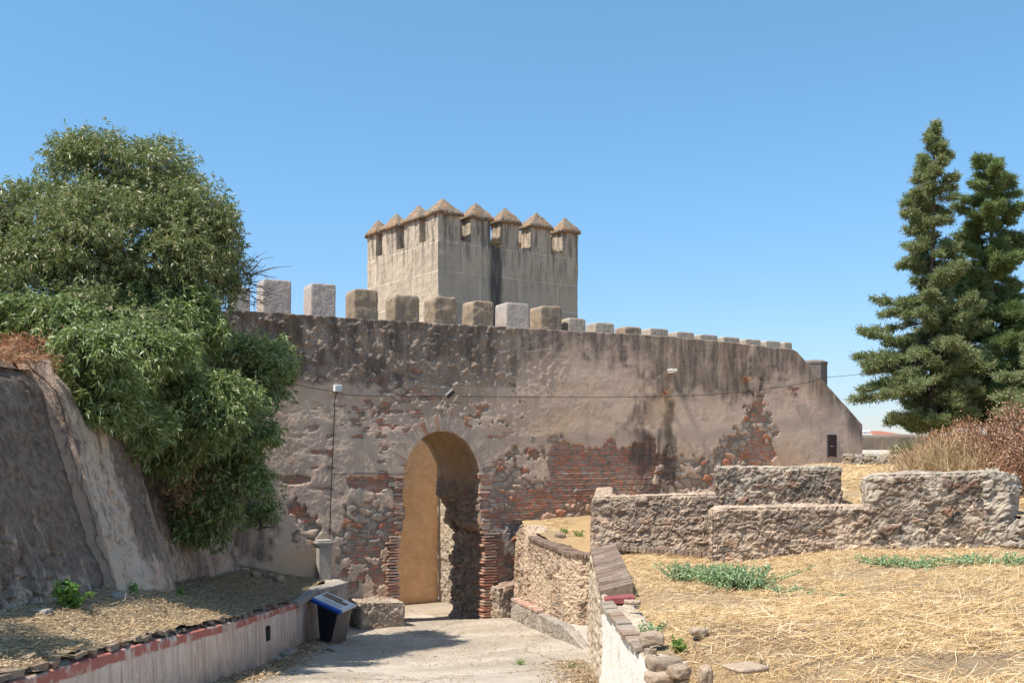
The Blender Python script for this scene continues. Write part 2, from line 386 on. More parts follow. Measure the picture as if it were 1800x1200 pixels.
k = NT('old wall masonry', .95); wc = k.attr('wc', True)
f1 = k.noise(wc, 1.1, 5, .6); f2 = k.noise(wc, 6, 6, .65); f3 = k.noise(wc, 30, 5, .7); fs = k.noise(k.map(wc, (2.2, 1, .35)), 2.2, 6, .7)
pl = k.mix(k.step(f1, .35, .65), (.65, .47, .335), (.53, .39, .29))
pl = k.mix(k.math('MULTIPLY', k.step(f2, .45, .68), .55), pl, (.62, .48, .36))
pl = k.mix(k.math('MULTIPLY', k.step(fs, .5, .66), .35), pl, (.30, .235, .18))
hv = k.noise(wc, .55, 4, .6); pl = k.mix(k.math('MULTIPLY', k.step(hv, .5, .62), .5), pl, (.60, .40, .25)); pl = k.mix(k.math('MULTIPLY', k.step(hv, .48, .38), .4), pl, (.56, .38, .315))
pl = k.mix(k.math('MULTIPLY', k.attr('lite'), .75), pl, k.mix(f2, (.70, .52, .385), (.60, .455, .34)))
rg = k.mix(k.step(f3, .36, .60), (.15, .11, .085), (.46, .35, .265)); f5 = k.noise(wc, 16, 5, .8); rg = k.mix(k.step(f5, .56, .66), rg, (.66, .52, .39))
rg = k.mix(k.math('MULTIPLY', k.step(f2, .52, .7), .5), rg, (.36, .21, .14))
c = k.mix(k.math('MULTIPLY', k.attr('rough'), .85), pl, rg)
stn = k.ramp(k.attr('cell'), [(0, (.52, .40, .30)), (.2, (.34, .265, .20)), (.4, (.58, .41, .29)), (.6, (.42, .34, .27)), (.75, (.62, .47, .34)), (.88, (.50, .20, .11))])
stn = k.mix(k.math('MULTIPLY', k.step(f3, .35, .7), .4), stn, (.15, .12, .10))
ed = k.math('ADD', k.attr('edge'), k.math('MULTIPLY', k.math('SUBTRACT', f3, .5), .25))
mo = k.mix(f2, (.15, .11, .085), (.36, .275, .21))
stn = k.mix(k.step(ed, .02, .17), mo, stn)
c = k.mix(k.attr('rub'), c, stn)
# bricks (metre coordinates along the wall, gently warped)
wv = k.n('VectorMath', operation='ADD'); nz_ = k.n('VectorMath', operation='SCALE'); k.put(nz_.inputs[0], k.noise(wc, 2.5, 3, .5, 0, True)); nz_.inputs['Scale'].default_value = .14
k.put(wv.inputs[0], wc); k.put(wv.inputs[1], nz_.outputs[0])
sep = k.n('SeparateXYZ'); k.put(sep.inputs[0], wv.outputs[0]); cmb = k.n('CombineXYZ'); k.put(cmb.inputs[0], sep.outputs[0]); k.put(cmb.inputs[1], sep.outputs[2])
bt = k.n('TexBrick'); k.put(bt.inputs['Vector'], cmb.outputs[0]); bt.inputs['Scale'].default_value = 1
for n_, v_ in (('Brick Width', .27), ('Row Height', .068), ('Mortar Size', .014), ('Mortar Smooth', .4), ('Bias', 0)): bt.inputs[n_].default_value = v_
bt.inputs['Color1'].default_value = (.76, .20, .09, 1); bt.inputs['Color2'].default_value = (.50, .19, .11, 1); bt.inputs['Mortar'].default_value = (.36, .265, .20, 1)
bc = k.mix(k.math('MULTIPLY', k.step(f3, .44, .68), .55), bt.outputs['Color'], (.48, .36, .27))
f6 = k.noise(k.map(wc, (1, 1, 1.8)), 5.5, 5, .75); bc = k.mix(k.step(f6, .46, .52), bc, stn)
c = k.mix(k.attr('brick'), c, bc)
c = k.mix(k.math('MULTIPLY', k.attr('och'), .6), c, (.30, .20, .09))
dk = k.math('MULTIPLY', k.attr('dark'), k.step(fs, .3, .62, .35, 1.0))
c = k.mix(k.math('MULTIPLY', dk, .85), c, k.mix(f3, (.055, .046, .042), (.14, .11, .09)))
cr = k.n('TexVoronoi', feature='DISTANCE_TO_EDGE'); k.put(cr.inputs['Vector'], wc); cr.inputs['Scale'].default_value = .9
b = k.bump(f3, .022, .8); b = k.bump(k.noise(wc, 85, 3, .7), .006, .8, b)
bh = k.math('MULTIPLY', bt.outputs['Fac'], k.math('MULTIPLY', k.attr('brick'), -1)); b = k.bump(bh, .02, 1, b)
M_wall = k.done(c, b)

M_pl = m_rubble('tan render over rubble', [(.40, .30, .22), (.30, .24, .19), (.44, .34, .26), (.33, .26, .20)], (.34, .27, .21), .4)
gate = thing('gate_wall', 'tall weathered fortress wall with brick patches and an open arched gateway', 'fortress wall')
wf = link('wall_face', me, M_wall, gate)
# wall core behind the face (thickness 2.6 m) with the passage cut out
D = 2.6
nu_ = 230; nh_ = 78
def fcore(U, Wd, H):
    t = T0+(T1-.03-T0)*U; zt = ztop_f(t)-.05; z = -4.75+(zt+4.75)*H; return wxyz(t, z, 0)+np.append(WN, 0)[None]*(.09+(D-.09)*Wd)[:, None]
def cc(U, Wd, H):
    t = T0+(T1-.03-T0)*U; zt = ztop_f(t)-.05; z = -4.75+(zt+4.75)*H
    return inside_arch(t, z, .48) & (H < .97) & ((Wd < .01) | (Wd > .99))
V, F, *_ = pbox(fcore, nu_, 6, nh_, 0, None, cc)
M_core = m_plain('wall core render', (.33, .26, .21))
link('wall_core', mesh_np('wall_core', V, F, True), M_core, gate)

# vault and inner jambs of the gateway
def prof():
    pts = []
    for z in np.arange(-4.75, ASP, .03): pts.append((-1, z))
    th = np.linspace(math.pi, 0, 90)
    return pts, th
zz_l = np.arange(-4.75, ASP, .03); jw = AW+.19*sm(-1.85, -2.05, zz_l)
th = np.linspace(math.pi, 0, 100)[1:-1]
prx = np.concatenate([AC-jw, AC+AW*np.cos(th), (AC+jw)[::-1]]); prz = np.concatenate([zz_l, ASP+ARI*np.sin(th), zz_l[::-1]])
nd = int(D/.03); dd = np.linspace(.0, D, nd)
PX, DD = np.meshgrid(prx, dd, indexing='ij'); PZ, _ = np.meshgrid(prz, dd, indexing='ij')
# the reveal ring at the front stays narrow, the passage behind it is slightly wider
wide = 1+.07*sm(.30, .36, DD)-.06*sm(D-.25, D-.2, DD)
PXw = AC+(PX-AC)*np.where(PZ > -3.2, wide, 1+(wide-1)*.8); PXw = PXw+.20*sm(1.3, 1.7, DD)*sm(-1.15, -1.45, PZ)*np.sign(PX-AC); PZw = np.where(PZ > ASP, ASP+(PZ-ASP)*(1+.10*sm(.30, .36, DD)-.08*sm(D-.25, D-.2, DD)), PZ)
Vt = (wxyz(PXw.ravel(), PZw.ravel(), 0)+np.append(WN, 0)[None]*DD.ravel()[:, None])
Ft = grid_faces(len(prx), nd, True)
nrm = normals(Vt, Ft)
f1_, e_, id_ = stone_attrs(Vt, (.3, .34, .14), 31)
ex = sm(ASP+.25, ASP-.35, PZw.ravel()+.35*(fbm(Vt, 1.7, 3, 33)-.5)*2)
dsp = ex*(.06*sm(0, .15, e_)+.08*(id_-.5))+.09*(fbm(Vt, 2.5, 4, 34, .6)-.5)+.012*(fbm(Vt, 25, 2, 35)-.5)
Vt = Vt+nrm*dsp[:, None]*np.where(DD.ravel() < .05, .3, 1)[:, None]
jag = (fbm(np.stack([0*PZ.ravel(), PX.ravel(), PZ.ravel()], 1), 4.5, 3, 36, .7)-.55)*.55*sm(D-.7, D-.02, DD.ravel())*ex
Vt = Vt+np.append(WN, 0)[None]*jag[:, None]+np.append(WD, 0)[None]*((fbm(np.stack([0*PZ.ravel(), DD.ravel()*.5, PZ.ravel()], 1), 3.2, 4, 39, .7)-.5)*.32*sm(D-1.2, D-.1, DD.ravel())*ex)[:, None]
M_vault = m_rubble('vault masonry', [(.50, .37, .26), (.40, .30, .22), (.44, .22, .14), (.54, .40, .29), (.33, .25, .19)], (.42, .31, .22), .2, plaster=(.54, .39, .25))
link('vault', mesh_np('vault', Vt, Ft, False, {'cell': id_, 'edge': e_, 'expo': ex}), M_vault, gate)
# ring of voussoirs
k = NT('voussoir render', .95); v = k.obj(); cell = k.attr('cell'); n1 = k.noise(v, 8, 5, .65); n2 = k.noise(v, 35, 4, .7)
c = k.ramp(cell, [(0, (.57, .42, .31)), (.3, (.51, .385, .29)), (.6, (.59, .44, .325)), (.86, (.53, .40, .30)), (.93, (.50, .23, .14))])
c = k.mix(k.math('MULTIPLY', k.step(n1, .4, .7), .6), c, (.44, .34, .26)); c = k.mix(k.math('MULTIPLY', k.step(n2, .45, .75), .3), c, (.25, .19, .15))
M_vou = k.done(c, k.bump(n2, .02, .9))
lst = []; NV = 46
for i in range(NV):
    a0 = math.pi*(i+.04)/NV*1.06-.03*math.pi; a1 = math.pi*(i+.97)/NV*1.06-.03*math.pi
    ro = .34+rng.uniform(-.05, .04); pr = .010+rng.uniform(-.008, .010)
    if i < 7 and rng.random() < .5: continue
    if i > NV-9 and rng.random() < .4: continue
    q = []
    for dpt in (-pr, .05):
        for (g, a) in ((.0, a0), (ro, a0), (ro, a1), (.0, a1)):
            t = AC+(AW+g)*math.cos(a); z = ASP+(ARI+g)*math.sin(a)
            q.append(wxyz([t], [z])[0]+np.append(WN, 0)*dpt)
    q = np.array(q); q = np.concatenate([q[4:][::1], q[:4]])
    lst.append(q)
boxes('arch_ring', lst, M_vou, gate)
# brick quoins up the jambs
M_brk = NT('thin old bricks', .95); k = M_brk; v = k.obj(); n2 = k.noise(v, 30, 4, .7)
c = k.ramp(k.attr('cell'), [(0, (.50, .20, .13)), (.35, (.42, .20, .14)), (.6, (.50, .30, .21)), (.85, (.44, .32, .24))]); c = k.mix(k.math('MULTIPLY', k.step(n2, .42, .62), .65), c, (.40, .30, .23)); M_brk = k.done(c, k.bump(n2, .015, .9))
for side in (-1, 1):
    lst = []
    for z in np.arange(-4.2 if side < 0 else -4.35, -2.02, .066):
        off = rng.uniform(-.035, .045); wdt = rng.uniform(.09, .15)*(1 if side < 0 else 1.2)
        t = AC+side*(AW+.19+wdt/2-.03)+side*(-off); cpt = wxyz([t], [z])[0]+np.append(WN, 0)*.10
        lst.append(obox(cpt, np.append(WD, 0)*(wdt+.02), np.append(WN, 0)*.15, (0, 0, rng.uniform(.019, .025)), .008))
    for z in np.arange(-2.0, -.5, .072):
        if rng.random() < .45: continue
        g = 0 if z < ASP else -.05; off = rng.uniform(-.02, .04)
        t = AC+side*(AW+g+.10)+side*(-off); cpt = wxyz([t], [z])[0]+np.append(WN, 0)*.10
        lst.append(obox(cpt, np.append(WD, 0)*rng.uniform(.08, .14), np.append(WN, 0)*.13, (0, 0, rng.uniform(.02, .03)), .008))
    boxes('brick_quoin', lst, M_brk, gate, .006)

# merlons on the crest
def m_merlon(name, c1, c2, c3, dk):
    k = NT(name, .95); v = k.obj(); n1 = k.noise(v, 4, 5, .65); n2 = k.noise(v, 26, 5, .7); ns = k.noise(k.map(v, (6, 6, .8)), 2.5, 4, .6)
    c = k.mix(k.step(n1, .35, .65), c1, c2); c = k.mix(k.math('MULTIPLY', k.step(n2, .42, .7), .5), c, c3)
    c = k.mix(k.math('MULTIPLY', k.step(ns, .5, .7), dk), c, (.13, .11, .095))
    return k.done(c, k.bump(n2, .02, .7))
M_mer = [m_merlon('pale merlon mortar', (.52, .43, .36), (.45, .38, .33), (.40, .34, .29), .35), m_merlon('brown merlon mortar', (.38, .27, .17), (.28, .22, .16), (.20, .16, .12), .5),
         m_merlon('tan merlon mortar', (.46, .39, .30), (.38, .32, .25), (.28, .23, .18), .35)]
mer = [(410, 440, 503, 0), (462, 512, 490, 0), (546, 590, 497, 0), (622, 665, 506, 1), (693, 737, 515, 1), (763, 803, 520, 1), (830, 868, 527, 1), (890, 930, 531, 0), (951, 988, 536, 1),
       (1000, 1030, 558, 2), (1047, 1080, 566, 2), (1098, 1128, 572, 1), (1143, 1175, 576, 2), (1189, 1220, 582, 2), (1231, 1262, 587, 2), (1271, 1300, 591, 2), (1311, 1338, 595, 2), (1347, 1373, 598, 2), (1379, 1393, 600, 2)]
for i, (a, b_, ty, kind) in enumerate(mer):
    # back-set .30 m from the face; front-face edges at px a and b
    off = .32
    def tpx(px):
        kk = (px-900)/1838; o = W0+WN*off; return (kk*o[1]-o[0])/(WD[0]-kk*WD[1])
    ta, tb = tpx(a), tpx(b_); Yc = W0[1]+WN[1]*off+WD[1]*(ta+tb)/2; ztp = (785-ty)/1838*Yc-.01; zb = ztop_f((ta+tb)/2)-.15
    th_ = .62 if i < 9 else .5
    tl = rng.uniform(-.015, .015)
    def fm(U, Wd, H, ta=ta, tb=tb, ztp=ztp, zb=zb, th_=th_, tl=tl):
        t = ta+(tb-ta)*U+tl*H; z = zb+(ztp-zb)*H
        return wxyz(t, z)+np.append(WN, 0)[None]*(off+th_*Wd)[:, None]
    rr = .10 if i == 4 else (.035 if kind == 1 else .012)
    nn = max(4, int((tb-ta)/.035)); nh2 = max(4, int((ztp-zb)/.035))
    def dm(V, U, Wd, H, i=i, kind=kind, rr=rr):
        e = np.minimum(np.minimum(U, 1-U), .5)*(1)/.18; e2 = (1-H)/.12
        rd = -rr*(np.clip(1-e, 0, 1)**2*np.clip(1-e2, 0, 1)+.35*np.clip(1-e2, 0, 1)**3)
        return rd+(.03 if kind == 1 else .006)*(fbm(V, 6, 4, i)-.5)*2+.012*(fbm(V, 28, 2, i+40)-.5)*(2 if kind == 1 else .6)
    V, F, *_ = pbox(fm, nn, max(4, int(th_/.035)), nh2, .008, dm)
    link('merlon', mesh_np('merlon', V, F, kind == 1), M_mer[kind], gate)

# fittings on the wall: hatch, spout (parts) ------------------------------------------------
M_rust = m_plain('rust brown sheet steel', (.085, .04, .032), .6, .2, .3, 30)
M_dkst = m_plain('dark steel', (.05, .05, .055), .5, .3)
def wbox(px0, py0, px1, py1, d0, d1):
    t0, _ = wp(px0, py0); t1, _ = wp(px1, py0); z1 = wp((px0+px1)/2, py0)[1]; z0 = wp((px0+px1)/2, py1)[1]
    A = wxyz([t0, t1], [z0, z0]); n = np.append(WN, 0)
    bt = [A[0]+n*d0, A[1]+n*d0, A[1]+n*d1, A[0]+n*d1]; up = np.array([0, 0, z1-z0])
    return np.array(bt+[q+up for q in bt])
h = boxes('hatch_door', [wbox(1455.5, 765.5, 1467, 801.5, -.035, .05)], M_rust, gate, .004)
h['label'] = 'narrow rust brown steel hatch set in the sloping end of the wall'
boxes('hatch_frame', [wbox(1454, 764, 1455.4, 803, -.05, .05), wbox(1467.1, 764, 1468.6, 803, -.05, .05), wbox(1455.5, 763.6, 1467, 765.3, -.05, .05)], M_dkst, h)
boxes('latch', [wbox(1458, 783, 1460.5, 784.4, -.05, -.03), wbox(1461.5, 783.3, 1463, 784.6, -.05, -.03)], m_plain('zinc', (.5, .5, .5), .4, .8), h)
M_gst = m_plain('pale spout stone', (.50, .46, .40), .9)
tc_, zc_ = wp(1178, 652); c0 = wxyz([tc_], [zc_])[0]; n3 = np.append(WN, 0); a3 = np.append(WD, 0)
boxes('water_spout', [obox(c0-n3*.08-np.array([0, 0, .03]), a3*.07, n3*.15, (0, 0, .025), .012), obox(c0-n3*.08+a3*.06+np.array([0, 0, .02]), a3*.018, n3*.14, (0, 0, .03), .01), obox(c0-n3*.08-a3*.06+np.array([0, 0, .02]), a3*.018, n3*.14, (0, 0, .03), .01)], M_gst, gate, .01)

# faint red and black lettering left on the plaster near the sloping end
M_gr = m_plain('faded red paint', (.22, .09, .075), .9); M_gk = m_plain('faded grey paint', (.16, .13, .12), .9)
def stroke(pts, w, m_, nm):
    q = []
    for (x0, y0), (x1, y1) in zip(pts[:-1], pts[1:]):
        A = wxyz(*[[v_] for v_ in wp(x0, y0)])[0]; B = wxyz(*[[v_] for v_ in wp(x1, y1)])[0]; d = B-A; L = np.linalg.norm(d); d /= L
        q.append(obox((A+B)/2-n3*.028, d*(L/2), n3*.008, np.cross(d, n3)*w))
    return q
q = []
for g in ([(1386, 687), (1386, 680), (1390, 680)], [(1386, 683), (1389, 683)], [(1391, 687), (1391, 681), (1394, 682), (1391.5, 684), (1394.5, 687)], [(1396, 687), (1396, 681), (1399, 686), (1399.5, 680)], [(1400.5, 681), (1402, 684), (1403.5, 680)]): q += stroke(g, .008, M_gr, '')
o_ = boxes('wall_lettering', q, M_gr, gate)
q = []
for g in ([(1391, 694), (1391, 690), (1394, 690)], [(1395, 691), (1397, 690), (1398, 693), (1396, 695), (1395, 691)], [(1394, 697), (1400, 697)], [(1399, 690), (1399.5, 695)]): q += stroke(g, .006, M_gk, '')
boxes('wall_lettering', q, M_gk, gate)

# ================================================================== things fixed to the wall: cables, box, floodlight
M_cab = m_plain('black cable sheath', (.025, .025, .028), .6)
def wpt(px, py, d=-.05): return wxyz(*[[v_] for v_ in wp(px, py)])[0]+n3*d
pts = [wpt(*a) for a in ((505, 672), (540, 681), (586, 688), (602, 693), (650, 696), (720, 697), (780, 696.5), (850, 697), (960, 698), (1060, 698), (1165, 697), (1250, 693.5), (1320, 687), (1380, 679), (1420, 671.5), (1450, 663))]
tree_end = np.array(P(1700, 610, 33.0)); a_ = pts[-1]
for s_ in np.linspace(.1, 1, 10): pts.append(a_*(1-s_)+tree_end*s_-np.array([0, 0, .35*4*s_*(1-s_)*.5]))
tag(tubes_join('overhead_cable', [(pts, .0065)], M_cab), 'black cable strung along the wall above the gateway and off to the conifers', 'cable')
pts = [wpt(*a) for a in ((590, 690), (587, 705), (586, 740), (584, 790), (582, 830), (580.5, 870), (579, 920), (578, 985), (576, 1005))]
down = tag(tubes_join('drop_cable', [(pts, .011)], M_cab), 'black cable dropping down the wall from the pale junction box to the stone stub', 'cable')
tubes_join('branch_cable', [([wpt(*a) for a in ((582, 832), (605, 833), (630, 831), (660, 832), (700, 834), (716, 830))], .008)], M_cab, down)
M_box = m_plain('grey white plastic', (.72, .72, .72), .5, 0, .08)
jb = thing('junction_box', 'small pale grey junction box high on the wall where the cables meet', 'junction box')
boxes('housing', [wbox(585.5, 676.5, 598.5, 688.5, -.13, .03)], M_box, jb, .008)
boxes('cover', [wbox(587, 678, 597, 687, -.142, -.131)], m_plain('grey cover', (.5, .51, .52), .5), jb, .003)
fl = thing('floodlight', 'small tilted silver and black floodlight on the wall above the arch', 'lamp')
cf = wpt(786, 692, -.17); da = np.array([.62, -.15, .55]); da /= np.linalg.norm(da); db = np.cross(da, n3); db /= np.linalg.norm(db); dn = np.cross(da, db)
M_sil = m_plain('brushed aluminium', (.62, .63, .64), .35, .8, .1); 
boxes('housing', [obox(cf, da*.105, db*.05, dn*.05)], M_dkst, fl, .012)
boxes('reflector_rim', [obox(cf-db*.0+dn*.0+np.array([-.02, -.03, .035]), da*.11, db*.012, dn*.055)], M_sil, fl, .004)
boxes('bracket', [obox(cf+n3*.09, a3*.015, n3*.09, (0, 0, .012))], M_dkst, fl)

# dry tufts rooted in the wall
M_dry = NT('dry stalks'); k = M_dry; c = k.ramp(k.attr('rnd'), [(0, (.30, .18, .09)), (.4, (.48, .33, .17)), (.8, (.58, .44, .26))]); M_dry = k.done(c)
M_rust2 = NT('rust dry leaves'); k = M_rust2; c = k.ramp(k.attr('rnd'), [(0, (.24, .10, .05)), (.4, (.38, .18, .09)), (.8, (.46, .27, .15))]); M_rust2 = k.done(c)
def tuft(name, c, r, n, label, mat=M_dry, up=.6, w=.006, cat='plant', group=None):
    c = np.asarray(c, float); D_ = rng.normal(size=(n, 3)); D_[:, 2] = np.abs(D_[:, 2])*up+.25*up; D_ /= np.linalg.norm(D_, axis=1, keepdims=True)
    o = ribbons(name, c+rng.normal(size=(n, 3))*r*.15, D_, rng.uniform(.4, 1, n)*r, w, mat, None, .4)
    return tag(o, label, cat, group)
tuft('dry_tuft', wpt(1167, 690, -.03), .12, 45, 'small rusty dry tuft rooted in the wall just left of the drain streak', M_rust2, .4, .014)
tuft('dry_tuft', wpt(1310, 668, -.03), .2, 70, 'orange dry tuft rooted high in the wall right of the spout', M_rust2, .6, .014)

# ================================================================== TOWER
tw = thing('castle_tower', 'square stone keep with pyramid capped merlons rising behind the wall', 'tower')
Yc = 32.0; CC = np.array([(770-900)/1838*Yc, Yc]); DR = np.array([.812, .583]); DL = np.array([-.583, .812]); LL, LM = 5.52, 4.6
ZC, ZG = 7.17, 6.40
def txyz(a, b, z): a = np.asarray(a, float); b = np.asarray(b, float); return np.stack([CC[0]+DR[0]*a+DL[0]*b, CC[1]+DR[1]*a+DL[1]*b, np.asarray(z, float)+0*a], -1)
k = NT('tower ashlar', .95); wc = k.attr('wc', True); sep = k.n('SeparateXYZ'); k.put(sep.inputs[0], wc)
cmb = k.n('CombineXYZ'); k.put(cmb.inputs[0], k.math('ADD', sep.outputs[0], sep.outputs[1])); k.put(cmb.inputs[1], sep.outputs[2])
bt = k.n('TexBrick', offset=.42); k.put(bt.inputs['Vector'], cmb.outputs[0]); bt.inputs['Scale'].default_value = 1
for n_, v_ in (('Brick Width', 1.55), ('Row Height', .90), ('Mortar Size', .016), ('Mortar Smooth', .4), ('Bias', 0)): bt.inputs[n_].default_value = v_
bt.inputs['Color1'].default_value = (.56, .44, .315, 1); bt.inputs['Color2'].default_value = (.43, .34, .25, 1); bt.inputs['Mortar'].default_value = (.74, .62, .48, 1)
n1 = k.noise(wc, 1.6, 5, .65); n2 = k.noise(wc, 9, 5, .65); n3_ = k.noise(wc, 35, 4, .7); ns = k.noise(k.map(wc, (2.5, 2.5, .4)), 2, 5, .65)
c = k.mix(k.math('MULTIPLY', k.step(n1, .45, .65), .5), bt.outputs['Color'], (.42, .34, .25))
c = k.mix(k.math('MULTIPLY', k.step(n2, .5, .7), .35), c, (.30, .26, .22))
hi = k.step(sep.outputs[2], 4.6, 6.9)
c = k.mix(k.math('MULTIPLY', k.math('MULTIPLY', k.step(ns, .44, .62), k.math('ADD', k.math('MULTIPLY', hi, .75), .12)), .9), c, (.10, .09, .08))
c = k.mix(k.math('MULTIPLY', k.attr('dark'), k.step(ns, .25, .5, .5, .9)), c, (.055, .05, .05))
b = k.bump(n3_, .02, .7); b = k.bump(k.math('MULTIPLY', bt.outputs['Fac'], -1), .012, .7, b); M_tow = k.done(c, b)
def towbox(name, a0, a1, b0, b1, z0, z1, par, seed, res=.10, mat=None):
    def f(U, Wd, H): return txyz(a0+(a1-a0)*U, b0+(b1-b0)*Wd, z0+(z1-z0)*H)
    nn = [max(2, int(abs(x)/res)) for x in (a1-a0, b1-b0, z1-z0)]
    def d(V, U, Wd, H): return (.05*(fbm(V, 1.7, 4, 5)-.5)+.045*(fbm(V, 7, 4, 8, .65)-.5))
    V, F, U, Wd, H = pbox(f, *nn, .0, d)
    a = a0+(a1-a0)*U; bb = b0+(b1-b0)*Wd; z = z0+(z1-z0)*H
    dk = sm(.34, .14, np.abs(a-2.15)+.10*(fbm(V, 3, 3, 5)-.5))*(bb < .2)*(Wd < .01)+0.0
    return link(name, mesh_np(name, V, F, False, {'wc': np.stack([a, bb, z], 1), 'dark': dk}), mat or M_tow, par)
towbox('tower_body', 0, LL, 0, LM, -4.7, ZG, tw, 1, .08)
towbox('stair_head', 1.0, 2.2, 1.3, 2.6, ZG-.05, ZC+.15, tw, 1, .08)
WT_ = .5
k = NT('lichen cap', .98); v = k.obj(); n1 = k.noise(v, 5, 5, .7); n2 = k.noise(v, 22, 4, .7)
c = k.mix(k.step(n2, .35, .65), (.11, .09, .07), (.34, .265, .19)); c = k.mix(k.math('MULTIPLY', k.step(n1, .49, .60), .8), c, (.42, .22, .10)); M_cap = k.done(c, k.bump(n2, .04, .9))
def capmesh(par, a0, a1, b0, b1, z, hgt, seed):
    o = .085; n = 9; V = []; 
    ca, cb = (a0+a1)/2, (b0+b1)/2
    g = np.linspace(-1, 1, 2*n+1); A, B = np.meshgrid(g, g, indexing='ij'); m = np.maximum(np.abs(A), np.abs(B))
    ha, hb = (a1-a0)/2+o, (b1-b0)/2+o
    zz = z+.06+hgt*(1-m)**.93
    T_ = txyz(ca+A.ravel()*ha, cb+B.ravel()*hb, zz.ravel()); F1 = grid_faces(2*n+1, 2*n+1)
    # skirt
    Bt = txyz(ca+A.ravel()*ha, cb+B.ravel()*hb, z-.03+0*zz.ravel()); o2 = len(T_)
    ring = [(i, 0) for i in range(2*n)]+[(2*n, j) for j in range(2*n)]+[(i, 2*n) for i in range(2*n, 0, -1)]+[(0, j) for j in range(2*n, 0, -1)]
    ids = [i*(2*n+1)+j for i, j in ring]
    F2 = np.array([[ids[q], ids[q]+o2, ids[(q+1) % len(ids)]+o2, ids[(q+1) % len(ids)]] for q in range(len(ids))])
    V = np.concatenate([T_, Bt]); F = np.concatenate([F1, F2, grid_faces(2*n+1, 2*n+1, True)+o2])
    V = V+(np.stack([fbm(V, 5, 4, seed, .65), fbm(V, 5, 4, seed+9, .65), fbm(V, 5, 4, seed+20, .65)], 1)-.5)*.10
    link('cap', mesh_np('cap', V, F, True), M_cap, par)
cnt = 0
def tmer(a0, a1, b0, b1):
    global cnt; cnt += 1
    m = towbox('merlon', a0, a1, b0, b1, ZG-.06, ZC, tw, 20+cnt, .05); capmesh(m, a0, a1, b0, b1, ZC, .50, 60+cnt)
tmer(0, .79, 0, .74)
for a0, a1 in ((1.21, 1.94), (2.34, 3.06), (3.54, 4.36), (4.84, 5.52)): tmer(a0, a1, 0, WT_+.02)
for b0, b1 in ((1.125, 2.09), (2.57, 3.54), (3.99, 4.6)): tmer(0, WT_+.02, b0, b1)
for b0, b1 in ((1.3, 2.1), (2.6, 3.4), (3.9, 4.6)): tmer(LL-WT_, LL, b0, b1)
for a0, a1 in ((1.3, 2.0), (2.5, 3.2), (3.7, 4.4)): tmer(a0, a1, LM-WT_, LM)
tuft('dry_tuft', txyz([2.12], [.2], [ZG])[0], .42, 160, 'dry brown grass tuft growing in the middle gap of the tower parapet', M_dry, .5, .012)
tuft('dry_tuft', txyz([4.6], [.15], [ZG])[0], .3, 110, 'dry grass tuft in the rightmost gap of the tower parapet', M_dry, .6, .012)
tuft('dry_tuft', txyz([1.2], [.9], [ZG+.7])[0], .42, 90, 'thin purplish dry plant on the tower between the corner cap and its right neighbour', M_rust2, .9, .010)

# turret behind the sloping end
tr = thing('octagonal_turret', 'dark round topped turret peeping out behind the sloping wall end', 'turret')
ct = P(1431, 785, 33.5); nn_ = 8; V = []; F = []
def ringv(r, z, n=8): return [(ct[0]+r*math.cos(2*math.pi*(i+.3)/n), ct[1]+r*math.sin(2*math.pi*(i+.3)/n), z) for i in range(n)]
prs = [(.42, -3), (.42, 2.62), (.44, 2.64), (.44, 2.70), (.30, 2.76), (.02, 2.79)]
for r_, z in prs: V += ringv(r_, z)
for j in range(len(prs)-1):
    for i in range(8): F.append((j*8+i, j*8+(i+1) % 8, (j+1)*8+(i+1) % 8, (j+1)*8+i))
M_tur = m_merlon('dark turret render', (.22, .18, .15), (.17, .145, .125), (.12, .10, .09), .5)
link('turret_body', mesh_np('turret_body', V, F[:24+0], False), M_tur, tr); link('turret_cap', mesh_np('turret_cap', V[24:], np.array(F[24:])-24, False), M_tur, tr)

# ================================================================== beyond the gateway
M_och = NT('ochre plaster', .95); k = M_och; v = k.obj(); n1 = k.noise(v, 1.4, 5, .6); n2 = k.noise(k.map(v, (1, 1, 1.6), (0, R(35), 0)), 5, 6, .65); n3n = k.noise(v, 30, 4, .7)
c = k.mix(k.step(n1, .35, .65), (.84, .54, .31), (.72, .46, .27)); c = k.mix(k.math('MULTIPLY', k.step(n2, .5, .66), .6), c, (.90, .68, .46)); M_och = k.done(c, k.bump(n2, .06, .8, k.bump(n3n, .01, .6)))
court = thing('courtyard_wall', 'ochre plastered inner wall with a rubble return seen through the gateway', 'wall')
A = np.array([P(771, 1052, 30.5)[0], 30.5]); dL = np.array([-.82, -.57])
def foch(U, Wd, H): 
    a = A[None]+dL[None]*(U*6)[:, None]*1; return np.stack([a[:, 0]+.57*Wd*.5*-1*0+(-.57)*Wd*.0, a[:, 1]+Wd*.5, -4.8+6.3*H], 1)
def foch(U, Wd, H):
    q = A[None]+dL[None]*((1-U)*6)[:, None]+np.array([-.57, .82])[None]*(Wd*.5)[:, None]
    return np.stack([q[:, 0], q[:, 1], -4.8+6.3*H], 1)
V, F, *_ = pbox(foch, 120, 4, 126, .01, lambda V, U, Wd, H: .05*(fbm(V, 1.8, 5, 80)-.5)+.05*(fbm(V, 6, 4, 82)-.5)*sm(-3.9, -3.6, V[:, 2]))
link('ochre_panel', mesh_np('ochre_panel', V, F), M_och, court)
M_ret = m_rubble('sunlit return rubble', [(.42, .36, .28), (.34, .28, .22), (.46, .38, .30)], (.50, .42, .32), .0, plaster=(.52, .43, .32))
dr = np.array([.57, -.82])*-1
def fret(U, Wd, H):
    q = A[None]+np.array([.02, 0])[None]+np.array([.50, -.866])[None]*(U*2.2)[:, None]+np.array([.866, .5])[None]*(Wd*.5)[:, None]
    return np.stack([q[:, 0], q[:, 1], -4.8+5.6*H], 1)
